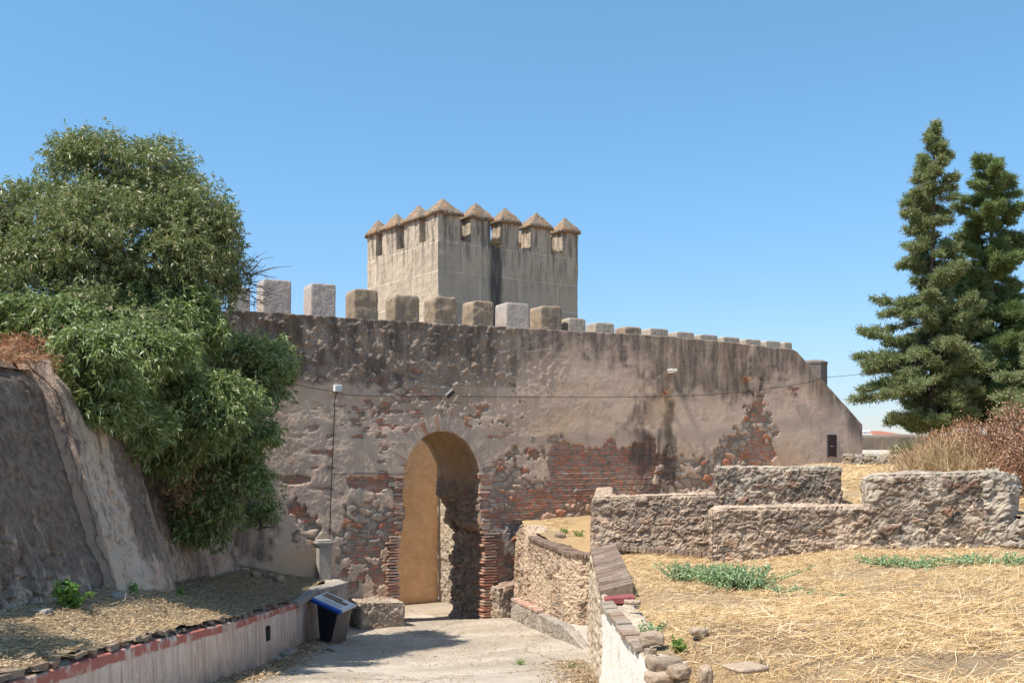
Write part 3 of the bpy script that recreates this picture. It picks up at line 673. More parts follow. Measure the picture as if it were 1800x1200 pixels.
# orientation: u runs towards the viewer, so mirror it
def fret2(U, Wd, H): return fret(1-U, Wd, H) if False else fret(U, Wd, H)
stone_wall('rubble_return', fret2, (2.2, .5, 5.6), .04, M_ret, court, (.3, .3, .22), .05, 90, .02, lambda V, U, Wd, H: sm(-2.2, -3.2, V[:, 2]+.6*(fbm(V, 2, 3, 91)-.5)))

# ================================================================== ground sheets
M_soil = NT('dry soil', .98); k = M_soil; v = k.obj(); n1 = k.noise(v, 1.2, 5, .6); n2 = k.noise(v, 14, 6, .7); c = k.mix(k.step(n1, .35, .65), (.30, .215, .13), (.37, .27, .16))
c = k.mix(k.math('MULTIPLY', k.step(n2, .45, .7), .6), c, (.46, .35, .21)); M_soil = k.done(c, k.bump(n2, .05, .9))
k = NT('straw covered soil', .98); v = k.obj(); n1 = k.noise(v, .9, 5, .6); n2 = k.noise(v, 18, 6, .75); n4 = k.noise(k.map(v, (1, 6, 1), (0, 0, R(25))), 14, 5, .7)
c = k.mix(k.step(n1, .38, .62), (.50, .34, .17), (.36, .25, .15)); c = k.mix(k.math('MULTIPLY', k.step(n4, .45, .66), .7), c, (.60, .44, .24))
c = k.mix(k.math('MULTIPLY', k.step(n2, .55, .75), .5), c, (.20, .14, .08)); M_straw = k.done(c, k.bump(n2, .04, .9, k.bump(n4, .03, .8)))
k = NT('worn concrete path', .9); v = k.obj(); n1 = k.noise(v, .8, 5, .6); n2 = k.noise(v, 9, 6, .7); n4 = k.noise(v, 60, 4, .7)
c = k.mix(k.step(n1, .35, .65), (.36, .30, .235), (.52, .445, .355)); c = k.mix(k.math('MULTIPLY', k.step(n2, .48, .6), .5), c, (.30, .245, .185)); c = k.mix(k.math('MULTIPLY', k.step(k.noise(v, .45, 5, .7), .5, .58), .45), c, (.33, .27, .21)); c = k.mix(k.math('MULTIPLY', k.step(n4, .5, .75), .35), c, (.50, .46, .40))
c = k.mix(k.math('MULTIPLY', k.step(k.noise(v, 130, 3, .8), .5, .62), .4), c, (.22, .19, .16)); c = k.mix(k.attr('litter'), c, k.mix(k.step(n4, .4, .6), (.23, .165, .10), (.38, .28, .17)))
cr = k.n('TexVoronoi', feature='DISTANCE_TO_EDGE'); k.put(cr.inputs['Vector'], k.map(v, (1, 1, 0))); cr.inputs['Scale'].default_value = .33
wv2 = k.n('VectorMath', operation='ADD'); sc2 = k.n('VectorMath', operation='SCALE'); k.put(sc2.inputs[0], k.noise(v, 1.5, 4, .6, 0, True)); sc2.inputs['Scale'].default_value = .5
k.put(wv2.inputs[0], k.map(v, (1, 1, 0))); k.put(wv2.inputs[1], sc2.outputs[0]); k.put(cr.inputs['Vector'], wv2.outputs[0])
c = k.mix(k.step(cr.outputs['Distance'], .0, .010, .8, 0), c, (.13, .10, .08)); M_path = k.done(c, k.bump(n4, .012, .8, k.bump(n2, .02, .5)))
# one big sheet to the horizon
N_ = 60; g = np.linspace(-1, 1, N_); gx = np.sign(g)*np.abs(g)**3*3000
X, Y_ = np.meshgrid(gx, gx, indexing='ij'); V = np.stack([X.ravel(), Y_.ravel()+20, np.full(X.size, -4.9)], 1)
struct(link('ground', mesh_np('ground', V, grid_faces(N_, N_)), M_soil))

pz = interp([-5, 0, 5, 9, 12, 13.2, 16, 18, 20, 22, 24, 25, 27, 31, 60], [-1.7, -1.75, -2.0, -2.45, -2.85, -2.98, -3.38, -3.58, -3.74, -3.86, -3.97, -4.12, -4.42, -4.52, -4.6])
def path_z(x, y): return pz(y)+.07*np.clip(x+1.2, 0, 3)*sm(25, 23, y)*sm(12, 17, y)+.0*x
def left_x(y): return np.interp(y, [-5, 7, 10.1, 12, 14.5, 19, 21.5], [-3.4, -3.5, -3.6, -3.7, -3.8, -3.95, -3.98])
def left_z(y): return np.interp(y, [-5, 7, 10.1, 12, 14.5, 19, 21.5, 24], [-1.5, -1.57, -1.86, -2.08, -2.36, -2.79, -2.86, -2.9])
ny = 420; nx = 130; ys = np.linspace(-4, 45, ny); us = np.linspace(0, 1, nx)
X = -4.6+us[None]*7.6+0*ys[:, None]; Yg = ys[:, None]+0*us[None]
zp = path_z(X.ravel(), Yg.ravel()); Pp = np.stack([X.ravel(), Yg.ravel(), 0*X.ravel()], 1)
lit = sm(.55, .1, X.ravel()-left_x(Yg.ravel())+.7*(fbm(Pp, 1.8, 4, 101)-.5))
lit = np.maximum(lit, sm(.5, .15, 1.15-X.ravel()+.6*(fbm(Pp, 1.8, 4, 102)-.5))*sm(16, 14, Yg.ravel())*.9)
lit = np.maximum(lit, .5*sm(.5, .62, fbm(Pp, 1.2, 4, 103))*sm(18, 22, Yg.ravel()))
Pp[:, 2] = zp+.05*(fbm(Pp, .7, 3, 104)-.5)+.012*(fbm(Pp, 9, 3, 105)-.5)+lit*.04*fbm(Pp, 6, 3, 106)
struct(link('path', mesh_np('path', Pp, grid_faces(ny, nx, True), True, {'litter': lit}), M_path))

# right terrace: straw ground (eye level is 1.6 m above it)
RX = interp([-6, 7, 9, 12, 14, 17.5, 18.6, 19.1, 19.9, 21.9, 23.9, 27], [1.4, 1.36, 1.32, 1.24, 1.32, 1.55, 1.7, 1.33, 1.06, .68, .26, .2])
def rz(x, y):
    z = -1.63+.045*np.clip(x-3, 0, 12)*sm(6, 14, y)+.10*np.clip((y-10)/6, -.6, 1)*0
    z = z-.75*sm(2.7, 1.2, x)*sm(9.6, 7.6, y)-.5*sm(3.0, 1.2, x)*sm(8.8, 6.5, y)
    z = z-.13*sm(9, 13.5, y)*sm(5.2, 3.2, x)-.08*sm(1.95, 1.5, x)-.12*sm(1.9, 1.25, x)*sm(14, 10.5, y)
    z = np.where((y > 17.7), -2.04+.05*(y-19)+0*x, z)
    return z
ny = 300; nx = 330; ys = np.linspace(-6, 26.5, ny); us = np.linspace(0, 1, nx)**1.7
rx0 = RX(ys); X = rx0[:, None]+us[None]*(42-rx0[:, None]); Yg = ys[:, None]+0*us[None]
Q = np.stack([X.ravel(), Yg.ravel(), 0*X.ravel()], 1)
def rzn(q): return rz(q[:, 0], q[:, 1])+.10*(fbm(q, .8, 4, 111)-.5)+.05*(fbm(q, 4, 3, 112)-.5)
Q[:, 2] = rzn(Q*np.array([1, 1, 0]))
struct(link('straw_terrace', mesh_np('straw_terrace', Q, grid_faces(ny, nx, True)), M_straw))
# upper terrace behind the rubble walls
UA = np.array([1.5, 17.6])
ny = 200; nx = 260; ys = np.linspace(13.4, 60, ny); X = 1.45+us[np.newaxis, :][:, :1]*0+np.linspace(0, 1, nx)[None]**1.4*60; X = X+0*ys[:, None]; Yg = ys[:, None]+0*X
def uz(x, y): return np.interp(y, [15, 17, 19, 19.2, 26, 30, 60], [-.98, -.93, -.80, -.70, -.56, -.42, -.3])-.75*sm(.285, .225, x/y)*sm(16.5, 17.5, y)
Q2 = np.stack([X.ravel(), Yg.ravel(), 0*X.ravel()], 1); zz = uz(Q2[:, 0], Q2[:, 1])+.07*(fbm(Q2, 1.2, 4, 121)-.5)
Q2[:, 2] = zz
Fq = grid_faces(ny, nx, True); cx, cy = Q2[Fq][:, :, 0].mean(1), Q2[Fq][:, :, 1].mean(1)
fy = np.where(cx < 3.35, 17.85-.22*(cx-1.3), np.where(cx > 7.3, np.maximum(14.9-.35*(cx-7.3), 13.7), 16.0)); Fq = Fq[(cy > fy) & (cx > 1.5+.092*(cy-17.9))]
struct(link('upper_terrace', mesh_np('upper_terrace', Q2, Fq), M_straw))

# left terrace soil and the bank above the scarp
ny = 260; nx = 90; ys = np.linspace(-5, 23.4, ny); us = np.linspace(0, 1, nx)
xr = left_x(ys)-.06; zl = left_z(ys); sc_x = interp([-5, 8, 15.1, 15.2, 20, 22.2, 24], [-4.85, -4.9, -5.0, -5.45, -5.6, -5.85, -6])
xl = sc_x(ys)-.9; X = xl[:, None]+(xr-xl)[:, None]*us[None]; Yg = ys[:, None]+0*us[None]
base_z = interp([-5, 7, 10, 12.8, 15.1, 19.7, 24], [-1.3, -1.38, -1.60, -1.76, -2.08, -2.42, -2.6])
wgt = sm(0, 1, ((X-sc_x(Yg))/(left_x(Yg)-sc_x(Yg))).ravel()*.9+.05)
Zt = base_z(Yg).ravel()*(1-wgt)+left_z(Yg).ravel()*wgt
Q3 = np.stack([X.ravel(), Yg.ravel(), 0*X.ravel()], 1); Q3[:, 2] = Zt+.08*(fbm(Q3, 1.6, 4, 131)-.5)+.05*(fbm(Q3, 7, 3, 132)-.5)+.01
struct(link('soil_terrace', mesh_np('soil_terrace', Q3, grid_faces(ny, nx, True)), M_soil))

# ================================================================== LEFT: battered scarp
k = NT('black stained scarp render', .95); v = k.obj(); st = k.noise(k.map(v, (2.0, 2.0, .5)), 1.9, 6, .7); n1 = k.noise(v, 1.3, 5, .6); n2 = k.noise(v, 9, 6, .7); n3n = k.noise(v, 40, 4, .7)
c = k.mix(k.step(n1, .35, .65), (.60, .43, .32), (.48, .345, .255)); c = k.mix(k.math('MULTIPLY', k.step(n2, .48, .68), .6), c, (.54, .42, .33))
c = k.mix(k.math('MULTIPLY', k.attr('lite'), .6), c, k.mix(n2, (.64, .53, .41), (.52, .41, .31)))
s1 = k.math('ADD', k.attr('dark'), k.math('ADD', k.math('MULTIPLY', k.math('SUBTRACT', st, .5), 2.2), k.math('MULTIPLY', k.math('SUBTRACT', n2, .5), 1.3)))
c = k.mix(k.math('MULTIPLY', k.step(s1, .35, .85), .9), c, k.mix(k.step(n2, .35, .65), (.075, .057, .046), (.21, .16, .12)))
c = k.mix(k.math('MULTIPLY', k.step(n3n, .52, .75), .35), c, (.35, .30, .26))
M_scarp = k.done(c, k.bump(n3n, .02, .9, k.bump(n2, .03, .8)))
scarp = thing('scarp_wall', 'black stained leaning scarp wall on the left under the leafy tree', 'wall')
ZS = 1.08
def scarp_face(y0, y1, xo, ztopf, name, lite=None, res=.035, seed=140, ribs=None):
    nu = int((y1-y0)/res); nh = int(4.3/res)
    ys = np.linspace(y1, y0, nu); hs = np.linspace(0, 1, nh); Yg, Hg = np.meshgrid(ys, hs, indexing='ij'); y = Yg.ravel(); h_ = Hg.ravel()
    zt = ztopf(y); zb = -3.0; z = zb+(zt-zb)*h_; x = xo(y)-.30*(z+2.0)
    q = np.stack([x, y, z], 1)
    d = .20*(fbm(q, 1.1, 4, seed)-.5)+.09*(fbm(q, 5, 4, seed+2, .6)-.5)+.03*(fbm(q, 28, 3, seed+4)-.5)
    ru = sm(.55, .68, fbm(q, 1.6, 4, seed+6)); f1_, e_, i_ = stone_attrs(q, (.25, .25, .2), seed+7); d += ru*(.05*sm(0, .2, e_)-.06)-.28*sm(.86, 1, h_)**2
    x = x+d
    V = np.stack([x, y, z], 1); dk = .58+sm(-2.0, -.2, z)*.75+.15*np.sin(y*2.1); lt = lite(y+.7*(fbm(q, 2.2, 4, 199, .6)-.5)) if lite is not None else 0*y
    # cap rows going back
    rows = V.reshape(nu, nh, 3); bk = [rows[:, -1:]+np.array([-.12*j, 0, .02*(j > 1)])+0*rows[:, -1:] for j in range(1, 9)]
    allr = np.concatenate([rows]+bk, 1); nn = nh+8
    e2 = lambda a: np.concatenate([a.reshape(nu, nh), np.repeat(a.reshape(nu, nh)[:, -1:], 8, 1)], 1).ravel()
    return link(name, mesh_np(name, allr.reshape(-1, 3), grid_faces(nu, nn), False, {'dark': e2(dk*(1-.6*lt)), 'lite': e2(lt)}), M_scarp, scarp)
zs1 = lambda y: ZS-.0*y+.12*(fbm(np.stack([y, 0*y, 0*y], 1), 2, 3, 150)-.5)*2
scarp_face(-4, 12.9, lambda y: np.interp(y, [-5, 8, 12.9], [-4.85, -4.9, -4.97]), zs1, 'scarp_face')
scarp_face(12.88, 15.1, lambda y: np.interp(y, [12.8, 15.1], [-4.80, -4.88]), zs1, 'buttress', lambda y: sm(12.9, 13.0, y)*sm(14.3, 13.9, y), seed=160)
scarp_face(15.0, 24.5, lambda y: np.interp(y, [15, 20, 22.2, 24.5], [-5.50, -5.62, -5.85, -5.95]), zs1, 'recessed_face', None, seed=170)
# the ends of the proud buttress
def cheek(y, x0f, x1f, name, flip):
    hs = np.linspace(0, 1, 90); us = np.linspace(0, 1, 16); Hh, Uu = np.meshgrid(hs, us, indexing='ij'); z = -3+(ZS+3)*Hh.ravel(); x = x0f+(x1f-x0f)*Uu.ravel()-.30*(z+2.0)
    q = np.stack([x, np.full(len(x), y), z], 1); q[:, 1] += .04*(fbm(q, 5, 4, 180)-.5)
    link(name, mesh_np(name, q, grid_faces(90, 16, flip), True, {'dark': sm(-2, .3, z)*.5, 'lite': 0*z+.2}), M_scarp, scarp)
cheek(15.08, -5.7, -4.86, 'buttress_cheek', False)
cheek(12.9, -5.2, -4.78, 'buttress_cheek', True)
# the bank of earth behind the scarp
ny = 120; nx = 60; ys = np.linspace(-5, 24, ny); xs = np.linspace(-5.95, -30, nx); X, Yg = np.meshgrid(xs, ys, indexing='ij')
Q4 = np.stack([X.ravel(), Yg.ravel(), 0*X.ravel()], 1); Q4[:, 2] = ZS-.12+.25*(fbm(Q4, .8, 4, 191)-.5)
struct(link('earth_bank', mesh_np('earth_bank', Q4, grid_faces(nx, ny, True)), M_soil))
# --- low retaining wall
k = NT('peeling pink limewash', .92); v = k.obj(); st = k.noise(k.map(v, (4, 4, .35)), 2.2, 6, .7); n1 = k.noise(v, 2.2, 5, .65); n2 = k.noise(v, 12, 6, .7)
c = k.mix(k.step(n1, .35, .65), (.58, .43, .34), (.66, .53, .44)); c = k.mix(k.math('MULTIPLY', k.step(st, .47, .62), .7), c, (.34, .25, .19)); c = k.mix(k.math('MULTIPLY', k.step(n2, .54, .66), .6), c, (.78, .70, .61))
tp = k.math('ADD', k.attr('top'), k.math('MULTIPLY', k.math('SUBTRACT', n1, .5), .12))
red = k.mix(n2, (.34, .085, .06), (.46, .19, .14))
c = k.mix(k.math('MULTIPLY', k.step(tp, .165, .14), k.step(n1, .40, .50)), c, red)
c = k.mix(k.step(tp, .055, .03), c, k.mix(k.step(n2, .35, .65), (.20, .155, .115), (.34, .27, .20)))
bs = k.math('MULTIPLY', k.step(k.attr('bot'), .45, .05), k.step(n1, .3, .6)); c = k.mix(k.math('MULTIPLY', bs, .7), c, (.22, .18, .15))
M_lime = k.done(c, k.bump(n2, .02, .8))
rw = thing('retaining_wall', 'low pink limewashed retaining wall with a red painted top band left of the path', 'wall')
def frw(U, Wd, H):
    y = 21.0-27*U*1.0; y = -5+26*(U); zt = left_z(y)-.02; zb = pz(y)-.5; z = zb+(zt-zb)*H
    return np.stack([left_x(y)+.0*Wd+.04*(1-H)-.30*Wd, y, z], 1)
# u must run so that (u, w, h) is right handed with w pointing to -x : u towards +y
def drw(V, U, Wd, H): return .03*(fbm(V, 2, 4, 200)-.5)+.015*(fbm(V, 12, 3, 201)-.5)-.05*sm(.96, 1, H)*(Wd < .2)*(fbm(V, 5, 3, 204))*1.6
V, F, U, Wd, H = pbox(frw, 560, 6, 56, .015, drw)
yy = V[:, 1]; link('wall_body', mesh_np('wall_body', V, F, True, {'top': left_z(yy)-V[:, 2], 'bot': V[:, 2]-pz(yy)}), M_lime, rw)
# crumbling stone edge along its top
lst = []; y = 5.5
while y < 18.6:
    L_ = rng.uniform(.08, .26); 
    if rng.random() < .7:
        x = left_x(y)-.10+rng.uniform(-.03, .02); z = left_z(y)+rng.uniform(-.03, .012); dx = np.array([(left_x(y+.5)-left_x(y))*2, 1, (left_z(y+.5)-left_z(y))*2]); dx /= np.linalg.norm(dx)
        lst.append(obox((x, y, z), dx*L_*.46, np.array([.07, 0, 0]), (0, 0, .022), .022))
    y += L_
M_st = m_rubble('weathered stone', [(.30, .215, .15), (.20, .15, .11), (.36, .26, .18), (.24, .165, .12)], (.3, .23, .17))
boxes('edge_stones', lst, M_st, rw, .012)
# stone coping corner by the gate wall
M_grey = m_rubble('grey coping stone', [(.36, .33, .30), (.30, .27, .24), (.40, .36, .32)], (.3, .26, .22), .3)
ck = [obox((-4.02, 19.9, -2.86), (.02, .85, 0), (.17, 0, 0), (0, 0, .055), .01), obox((-3.78, 21.35, -2.88), (.20, .62, 0), (.17, -.05, 0), (0, 0, .055), .01)]
boxes('corner_coping', ck, M_grey, rw, .015)
M_drk = m_plain('drain hole shade', (.04, .035, .03))
boxes('drain_hole', [obox((left_x(16.4)+.03, 16.4, -2.92), (0, .07, 0), (.03, 0, 0), (0, 0, .11))], M_drk, rw)  # dark block, coloured as the shade inside the drain opening
# corner return between coping corner and gate wall
def fcr(U, Wd, H):
    a = np.array([-3.98, 20.4]); b_ = np.array([-3.42, 21.9]); c_ = np.array([-3.80, 22.9]); 
    s_ = U*2; q = np.where((s_ < 1)[:, None], a+(b_-a)*s_[:, None], b_+(c_-b_)*(s_-1)[:, None]); return np.stack([q[:, 0]-.4*Wd, q[:, 1]-.0*Wd, -4.3+(1.44)*H], 1)
stone_wall('corner_return', fcr, (2.6, .4, 1.44), .045, M_grey, rw, (.3, .3, .2), .025, 210, .02, lambda V, U, Wd, H: sm(.45, .6, fbm(V, 1.5, 3, 211)))

# ================================================================== stone stub, benches by the gate
sp = thing('stone_stub_column', 'short pale stone pillar with a moulded cap against the wall left of the gateway', 'pillar')
t_s = wt(566); base = wxyz([t_s], [0])[0]-n3*.12
def stk(lst, nm): return boxes(nm, lst, m_stub, sp, .012)
m_stub = m_rubble('pale carved stone', [(.46, .42, .37), (.42, .38, .33)], (.4, .36, .3), .15)
stk([obox(base+[0, 0, -2.52], a3*.135, n3*.11, (0, 0, .38), .006)], 'shaft')
stk([obox(base+[0, 0, -2.115], a3*.165, n3*.135, (0, 0, .022)), obox(base+[0, 0, -2.065], a3*.19, n3*.155, (0, 0, .026)), obox(base+[0, 0, -2.02], a3*.16, n3*.13, (0, 0, .017))], 'cap')
M_bench = m_rubble('warm rubble', [(.40, .31, .23), (.32, .25, .19), (.45, .36, .27), (.36, .24, .17)], (.46, .37, .28), .15, plaster=(.48, .39, .30))
def wallbox(t0, t1, d0, d1, z0, z1f):
    def f(U, Wd, H):
        t = t0+(t1-t0)*U; zt = z1f(U) if callable(z1f) else z1f; return wxyz(t, z0+(zt-z0)*H)+np.append(WN, 0)[None]*(d0+(d1-d0)*Wd)[:, None]
    return f
o = stone_wall('stone_bench', wallbox(wt(612)-.0, wt(697)-.12, -.85, .1, -4.6, lambda U: -3.32-.06*U), (1.9, .95, 1.3), .03, M_bench, None, (.34, .3, .2), .035, 220, .05)
tag(o, 'low rubble block built against the wall between information lectern and left jamb of gateway', 'stone bench')
o = stone_wall('stone_footing', wallbox(wt(862), wt(906), -.5, .1, -4.6, lambda U: -3.28+.12*U), (.95, .6, 1.3), .03, M_bench, None, (.3, .3, .2), .05, 230, .05)
tag(o, 'small rubble footing at the foot of the right jamb of the gateway', 'stone block')

# ================================================================== curved wall on the right of the path
def polyf(pts, th, z0f, z1f, bat=0.0):
    pts = np.array(pts, float); sg = np.linalg.norm(np.diff(pts, axis=0), axis=1); cum = np.concatenate([[0], np.cumsum(sg)])
    tan = np.gradient(pts, cum, axis=0); tan /= np.linalg.norm(tan, axis=1, keepdims=True)
    def f(U, Wd, H):
        s_ = U*cum[-1]; x = np.interp(s_, cum, pts[:, 0]); y = np.interp(s_, cum, pts[:, 1]); tx = np.interp(s_, cum, tan[:, 0]); ty = np.interp(s_, cum, tan[:, 1]); l = np.hypot(tx, ty)
        nx_, ny_ = -ty/l, tx/l; off = Wd*th-bat*(1-H)*(Wd < .5)
        z0 = z0f(U) if callable(z0f) else z0f; z1 = z1f(U) if callable(z1f) else z1f
        return np.stack([x+nx_*off, y+ny_*off, z0+(z1-z0)*H], 1)
    return f, cum[-1]
M_cur = m_rubble('tan crumbly rubble', [(.50, .36, .24), (.36, .265, .19), (.56, .42, .29), (.46, .27, .18), (.32, .25, .19)], (.60, .46, .32), .0, plaster=(.60, .45, .31))
cw = thing('curved_wall', 'curved tan rubble wall capped with bricks on edge right of the gateway', 'wall')
cpts = [(.10, 23.9), (.30, 22.9), (.52, 21.9), (.74, 20.8), (.93, 19.9), (1.05, 19.35), (1.25, 19.0), (1.6, 18.85)]
f, L_ = polyf(cpts, .42, -4.4, lambda U: np.interp(U, [0, .08, .2, .25, 1], [-1.95, -1.84, -1.72, -1.97, -2.0]), .10)
stone_wall('wall_body', f, (L_, .42, 2.4), .024, M_cur, cw, (.13, .14, .08), .04, 240, .03, lambda V, U, Wd, H: .25+.75*sm(.40, .55, fbm(V, 1.4, 3, 241)), .035)
def coping(name, f, L_, wdt, par, mat, u0=0., bw=.062, hgt=.05, over=.05, th=.42, lift=0.):
    lst = []; u = u0
    while u < 1-bw/L_:
        a = f(np.array([u, u+bw*.86/L_]), np.array([0., 0.]), np.array([1., 1.])); b2 = f(np.array([u, u+bw*.86/L_]), np.array([1., 1.]), np.array([1., 1.]))
        o_ = (a[0]-b2[0]); o_ /= np.linalg.norm(o_); j = rng.uniform(-.012, .012); A_ = a+o_*(over+j); B_ = b2-o_*.0
        if wdt < th: B_ = a+(b2-a)/th*wdt
        z = np.array([0, 0, -.02]); zt = np.array([0, 0, hgt+rng.uniform(-.010, .008)])
        up_ = np.array([0, 0, lift]); lst.append(np.array([A_[0]+z, A_[1]+z, B_[1]+z, B_[0]+z, A_[0]+zt, A_[1]+zt, B_[1]+zt+up_, B_[0]+zt+up_]))
        u += bw/L_
    return boxes(name, lst, mat, par, .006)
M_cop = NT('weathered coping brick', .95); k = M_cop; v = k.obj(); n2 = k.noise(v, 25, 5, .7); n1 = k.noise(v, 3, 4, .6)
c = k.ramp(k.attr('cell'), [(0, (.19, .12, .09)), (.4, (.24, .155, .12)), (.8, (.25, .18, .135))]); c = k.mix(k.math('MULTIPLY', k.step(n2, .42, .66), .7), c, (.12, .095, .075)); c = k.mix(k.math('MULTIPLY', k.step(n1, .48, .62), .6), c, (.36, .29, .21)); M_cop = k.done(c, k.bump(n2, .015, .8))
coping('brick_coping', f, L_, .30, cw, M_cop, .26)
# kerb and raised sidewalk
sw_in = [(.25, 23.4), (.55, 21.6), (.86, 20.0), (1.08, 19.1), (1.5, 18.6), (1.5, 14.5)]
sw_out = interp([14.5, 16.8, 18.5, 21, 22.3, 23.4], [1.32, 1.22, .98, .52, .22, -.02])
ys = np.linspace(14.2, 23.4, 140); us = np.linspace(0, 1, 40); X = sw_out(ys)[:, None]*(1-us)[None]+2.0*us[None]; Yg = ys[:, None]+0*us
sz = interp([14.2, 16.8, 19, 21, 23.4], [-3.1, -3.32, -3.22, -3.36, -3.46])
Q5 = np.stack([X.ravel(), Yg.ravel(), sz(Yg.ravel())+.035*(fbm(np.stack([X.ravel(), Yg.ravel(), 0*X.ravel()], 1), 2, 4, 250)-.5)], 1)
k = NT('pale sidewalk concrete', .9); v = k.obj(); n1 = k.noise(v, 1.5, 5, .6); n2 = k.noise(v, 22, 5, .7); c = k.mix(k.step(n1, .4, .6), (.43, .385, .33), (.50, .42, .34)); c = k.mix(k.math('MULTIPLY', k.step(n2, .45, .7), .35), c, (.30, .25, .20)); M_side = k.done(c, k.bump(n2, .015, .7))
struct(link('sidewalk', mesh_np('sidewalk', Q5, grid_faces(140, 40, True)), M_side))
kp = [(sw_out(y), y) for y in np.linspace(23.4, 14.6, 30)]
f, L_ = polyf(kp, .17, -4.5, lambda U: sz(23.4-8.8*U)+.012)
M_kst = m_rubble('kerb stone', [(.42, .37, .31), (.36, .31, .26), (.46, .40, .33)], (.33, .27, .22), .1)
kb = thing('kerb', 'worn stone and brick kerb along the raised sidewalk beside the path', 'kerb')
stone_wall('kerb_body', f, (L_, .17, 1.2), .03, M_kst, kb, (.5, .4, .4), .02, 260, .02)
f2, L2 = polyf([(sw_out(y)+.01, y) for y in np.linspace(23.4, 20.9, 12)], .30, -4.5, lambda U: sz(23.4-2.5*U)+.05)
M_kbr = NT('pale red kerb brick', .95); k = M_kbr; v = k.obj(); n2 = k.noise(v, 25, 5, .7); c = k.ramp(k.attr('cell'), [(0, (.46, .25, .18)), (.5, (.52, .33, .25)), (.85, (.50, .40, .33))]); c = k.mix(k.math('MULTIPLY', k.step(n2, .45, .7), .5), c, (.42, .33, .26)); M_kbr = k.done(c, k.bump(n2, .01, .7))
coping('kerb_bricks', f2, L2, .28, kb, M_kbr, .02, .12, .045, .03, .3)

# ================================================================== retaining wall between path and straw terrace
k = NT('sunlit limewash', .9); v = k.obj(); st = k.noise(k.map(v, (5, 5, .3)), 2.4, 6, .7); n1 = k.noise(v, 3, 5, .65); n2 = k.noise(v, 16, 6, .7)
c = k.mix(k.math('MULTIPLY', k.step(st, .5, .66), .5), (.80, .75, .66), (.55, .44, .33)); c = k.mix(k.math('MULTIPLY', k.step(n2, .58, .72), .6), c, (.45, .36, .27))
rb = k.mix(k.step(n2, .4, .6), (.38, .29, .21), (.56, .46, .34)); c = k.mix(k.attr('bare'), c, rb)
M_white = k.done(c, k.bump(n2, .03, .9))
tw2 = thing('terrace_wall', 'white limewashed wall with a brick coping holding up the straw terrace', 'wall')
yl = [18.2, 17.5, 16, 14, 12, 10.5, 9.0]; xl_ = [1.38, 1.34, 1.27, 1.17, 1.06, 1.10, 1.17]
ztw = interp([9, 10.5, 12, 12.6, 13.2, 14, 17.6, 18.2], [-1.84, -1.80, -1.80, -1.81, -1.80, -1.79, -1.73, -1.72])
f, L_ = polyf(list(zip(xl_, yl)), .34, -3.6, lambda U: ztw(np.interp(U, np.linspace(0, 1, 50), np.interp(np.linspace(0, 1, 50), np.linspace(0, 1, 7), yl)))-.03, .06)
# the wall runs towards the viewer, so its left face is the front of the box
nu, nw, nh = int(L_/.03), 10, int(1.8/.03)
V, F, U, Wd, H = pbox(f, nu, nw, nh, .01, lambda V, U, Wd, H: .04*(fbm(V, 3, 4, 270)-.5)+.02*(fbm(V, 14, 3, 271)-.5))
bare = sm(12.15, 12.3, V[:, 1]+.2*(fbm(V, 4, 3, 272)-.5)); n_ = normals(V, F); f1_, e_, i_ = stone_attrs(V, (.2, .22, .13), 273)
bare = np.maximum(bare, sm(.4, .8, n_[:, 2]))
V = V+n_*(bare*(.035*(sm(0, .3, e_)-.5)+.04*(i_-.5)))[:, None]
link('wall_body', mesh_np('wall_body', V, F, True, {'bare': bare}), M_white, tw2)
fc, Lc = polyf([(x, y) for x, y in zip(xl_, yl)], .36, -3.6, lambda U: ztw(np.interp(U, np.linspace(0, 1, 50), np.interp(np.linspace(0, 1, 50), np.linspace(0, 1, 7), yl))))
def seg_coping(name, y0, y1, wdt, mat, bw, over, hgt, th=.36, extra=0, lift=0.):
    ysg = np.linspace(y0, y1, 20); ff, LL_ = polyf([(np.interp(-q, -np.array(yl), xl_), q) for q in ysg], th, -3.6, lambda U: ztw(y0+(y1-y0)*U)+extra)
    return coping(name, ff, LL_, wdt, tw2, mat, 0, bw, hgt, over, th, lift)
seg_coping('brick_coping', 17.6, 12.8, .40, M_cop, .058, .02, .04, .38, 0, .10)
M_redst = m_plain('red painted stone', (.26, .075, .07), .85, 0, .35, 14)
seg_coping('red_stone', 12.45, 12.1, .36, M_redst, .34, .0, .04, .44, .0, .03)
seg_coping('thin_coping', 12.0, 9.15, .10, M_bench, .26, .055, .03, .36, .0, .01)
# brick gutter edge along the foot of the rubble wall
f, L_ = polyf([(1.75, 17.35), (2.3, 16.95), (3.1, 16.2)], .2, -2.0, -1.70)
bg_ = coping('brick_edging', f, L_, .14, None, M_cop, 0, .08, .06, .02, .2); tag(bg_, 'curved row of dark bricks on edge at the foot of the rubble wall', 'brick edging')

# ================================================================== rubble walls on the right
M_rw = m_rubble('dark rubble in pale mortar', [(.20, .16, .125), (.12, .10, .082), (.33, .225, .15), (.22, .18, .14), (.40, .29, .20), (.15, .13, .11), (.40, .21, .135)], (.66, .52, .38), .35, plaster=(.55, .46, .35), mwidth=.11, topdark=True)
M_rw2 = m_rubble('pinkish rubble in tan mortar', [(.42, .29, .20), (.26, .20, .15), (.52, .37, .26), (.20, .165, .13), (.52, .32, .21), (.38, .28, .205)], (.66, .50, .36), .12, plaster=(.60, .45, .32), mwidth=.11, topdark=True)
def zwall(px, py, Y): return (785-py)/1838*Y
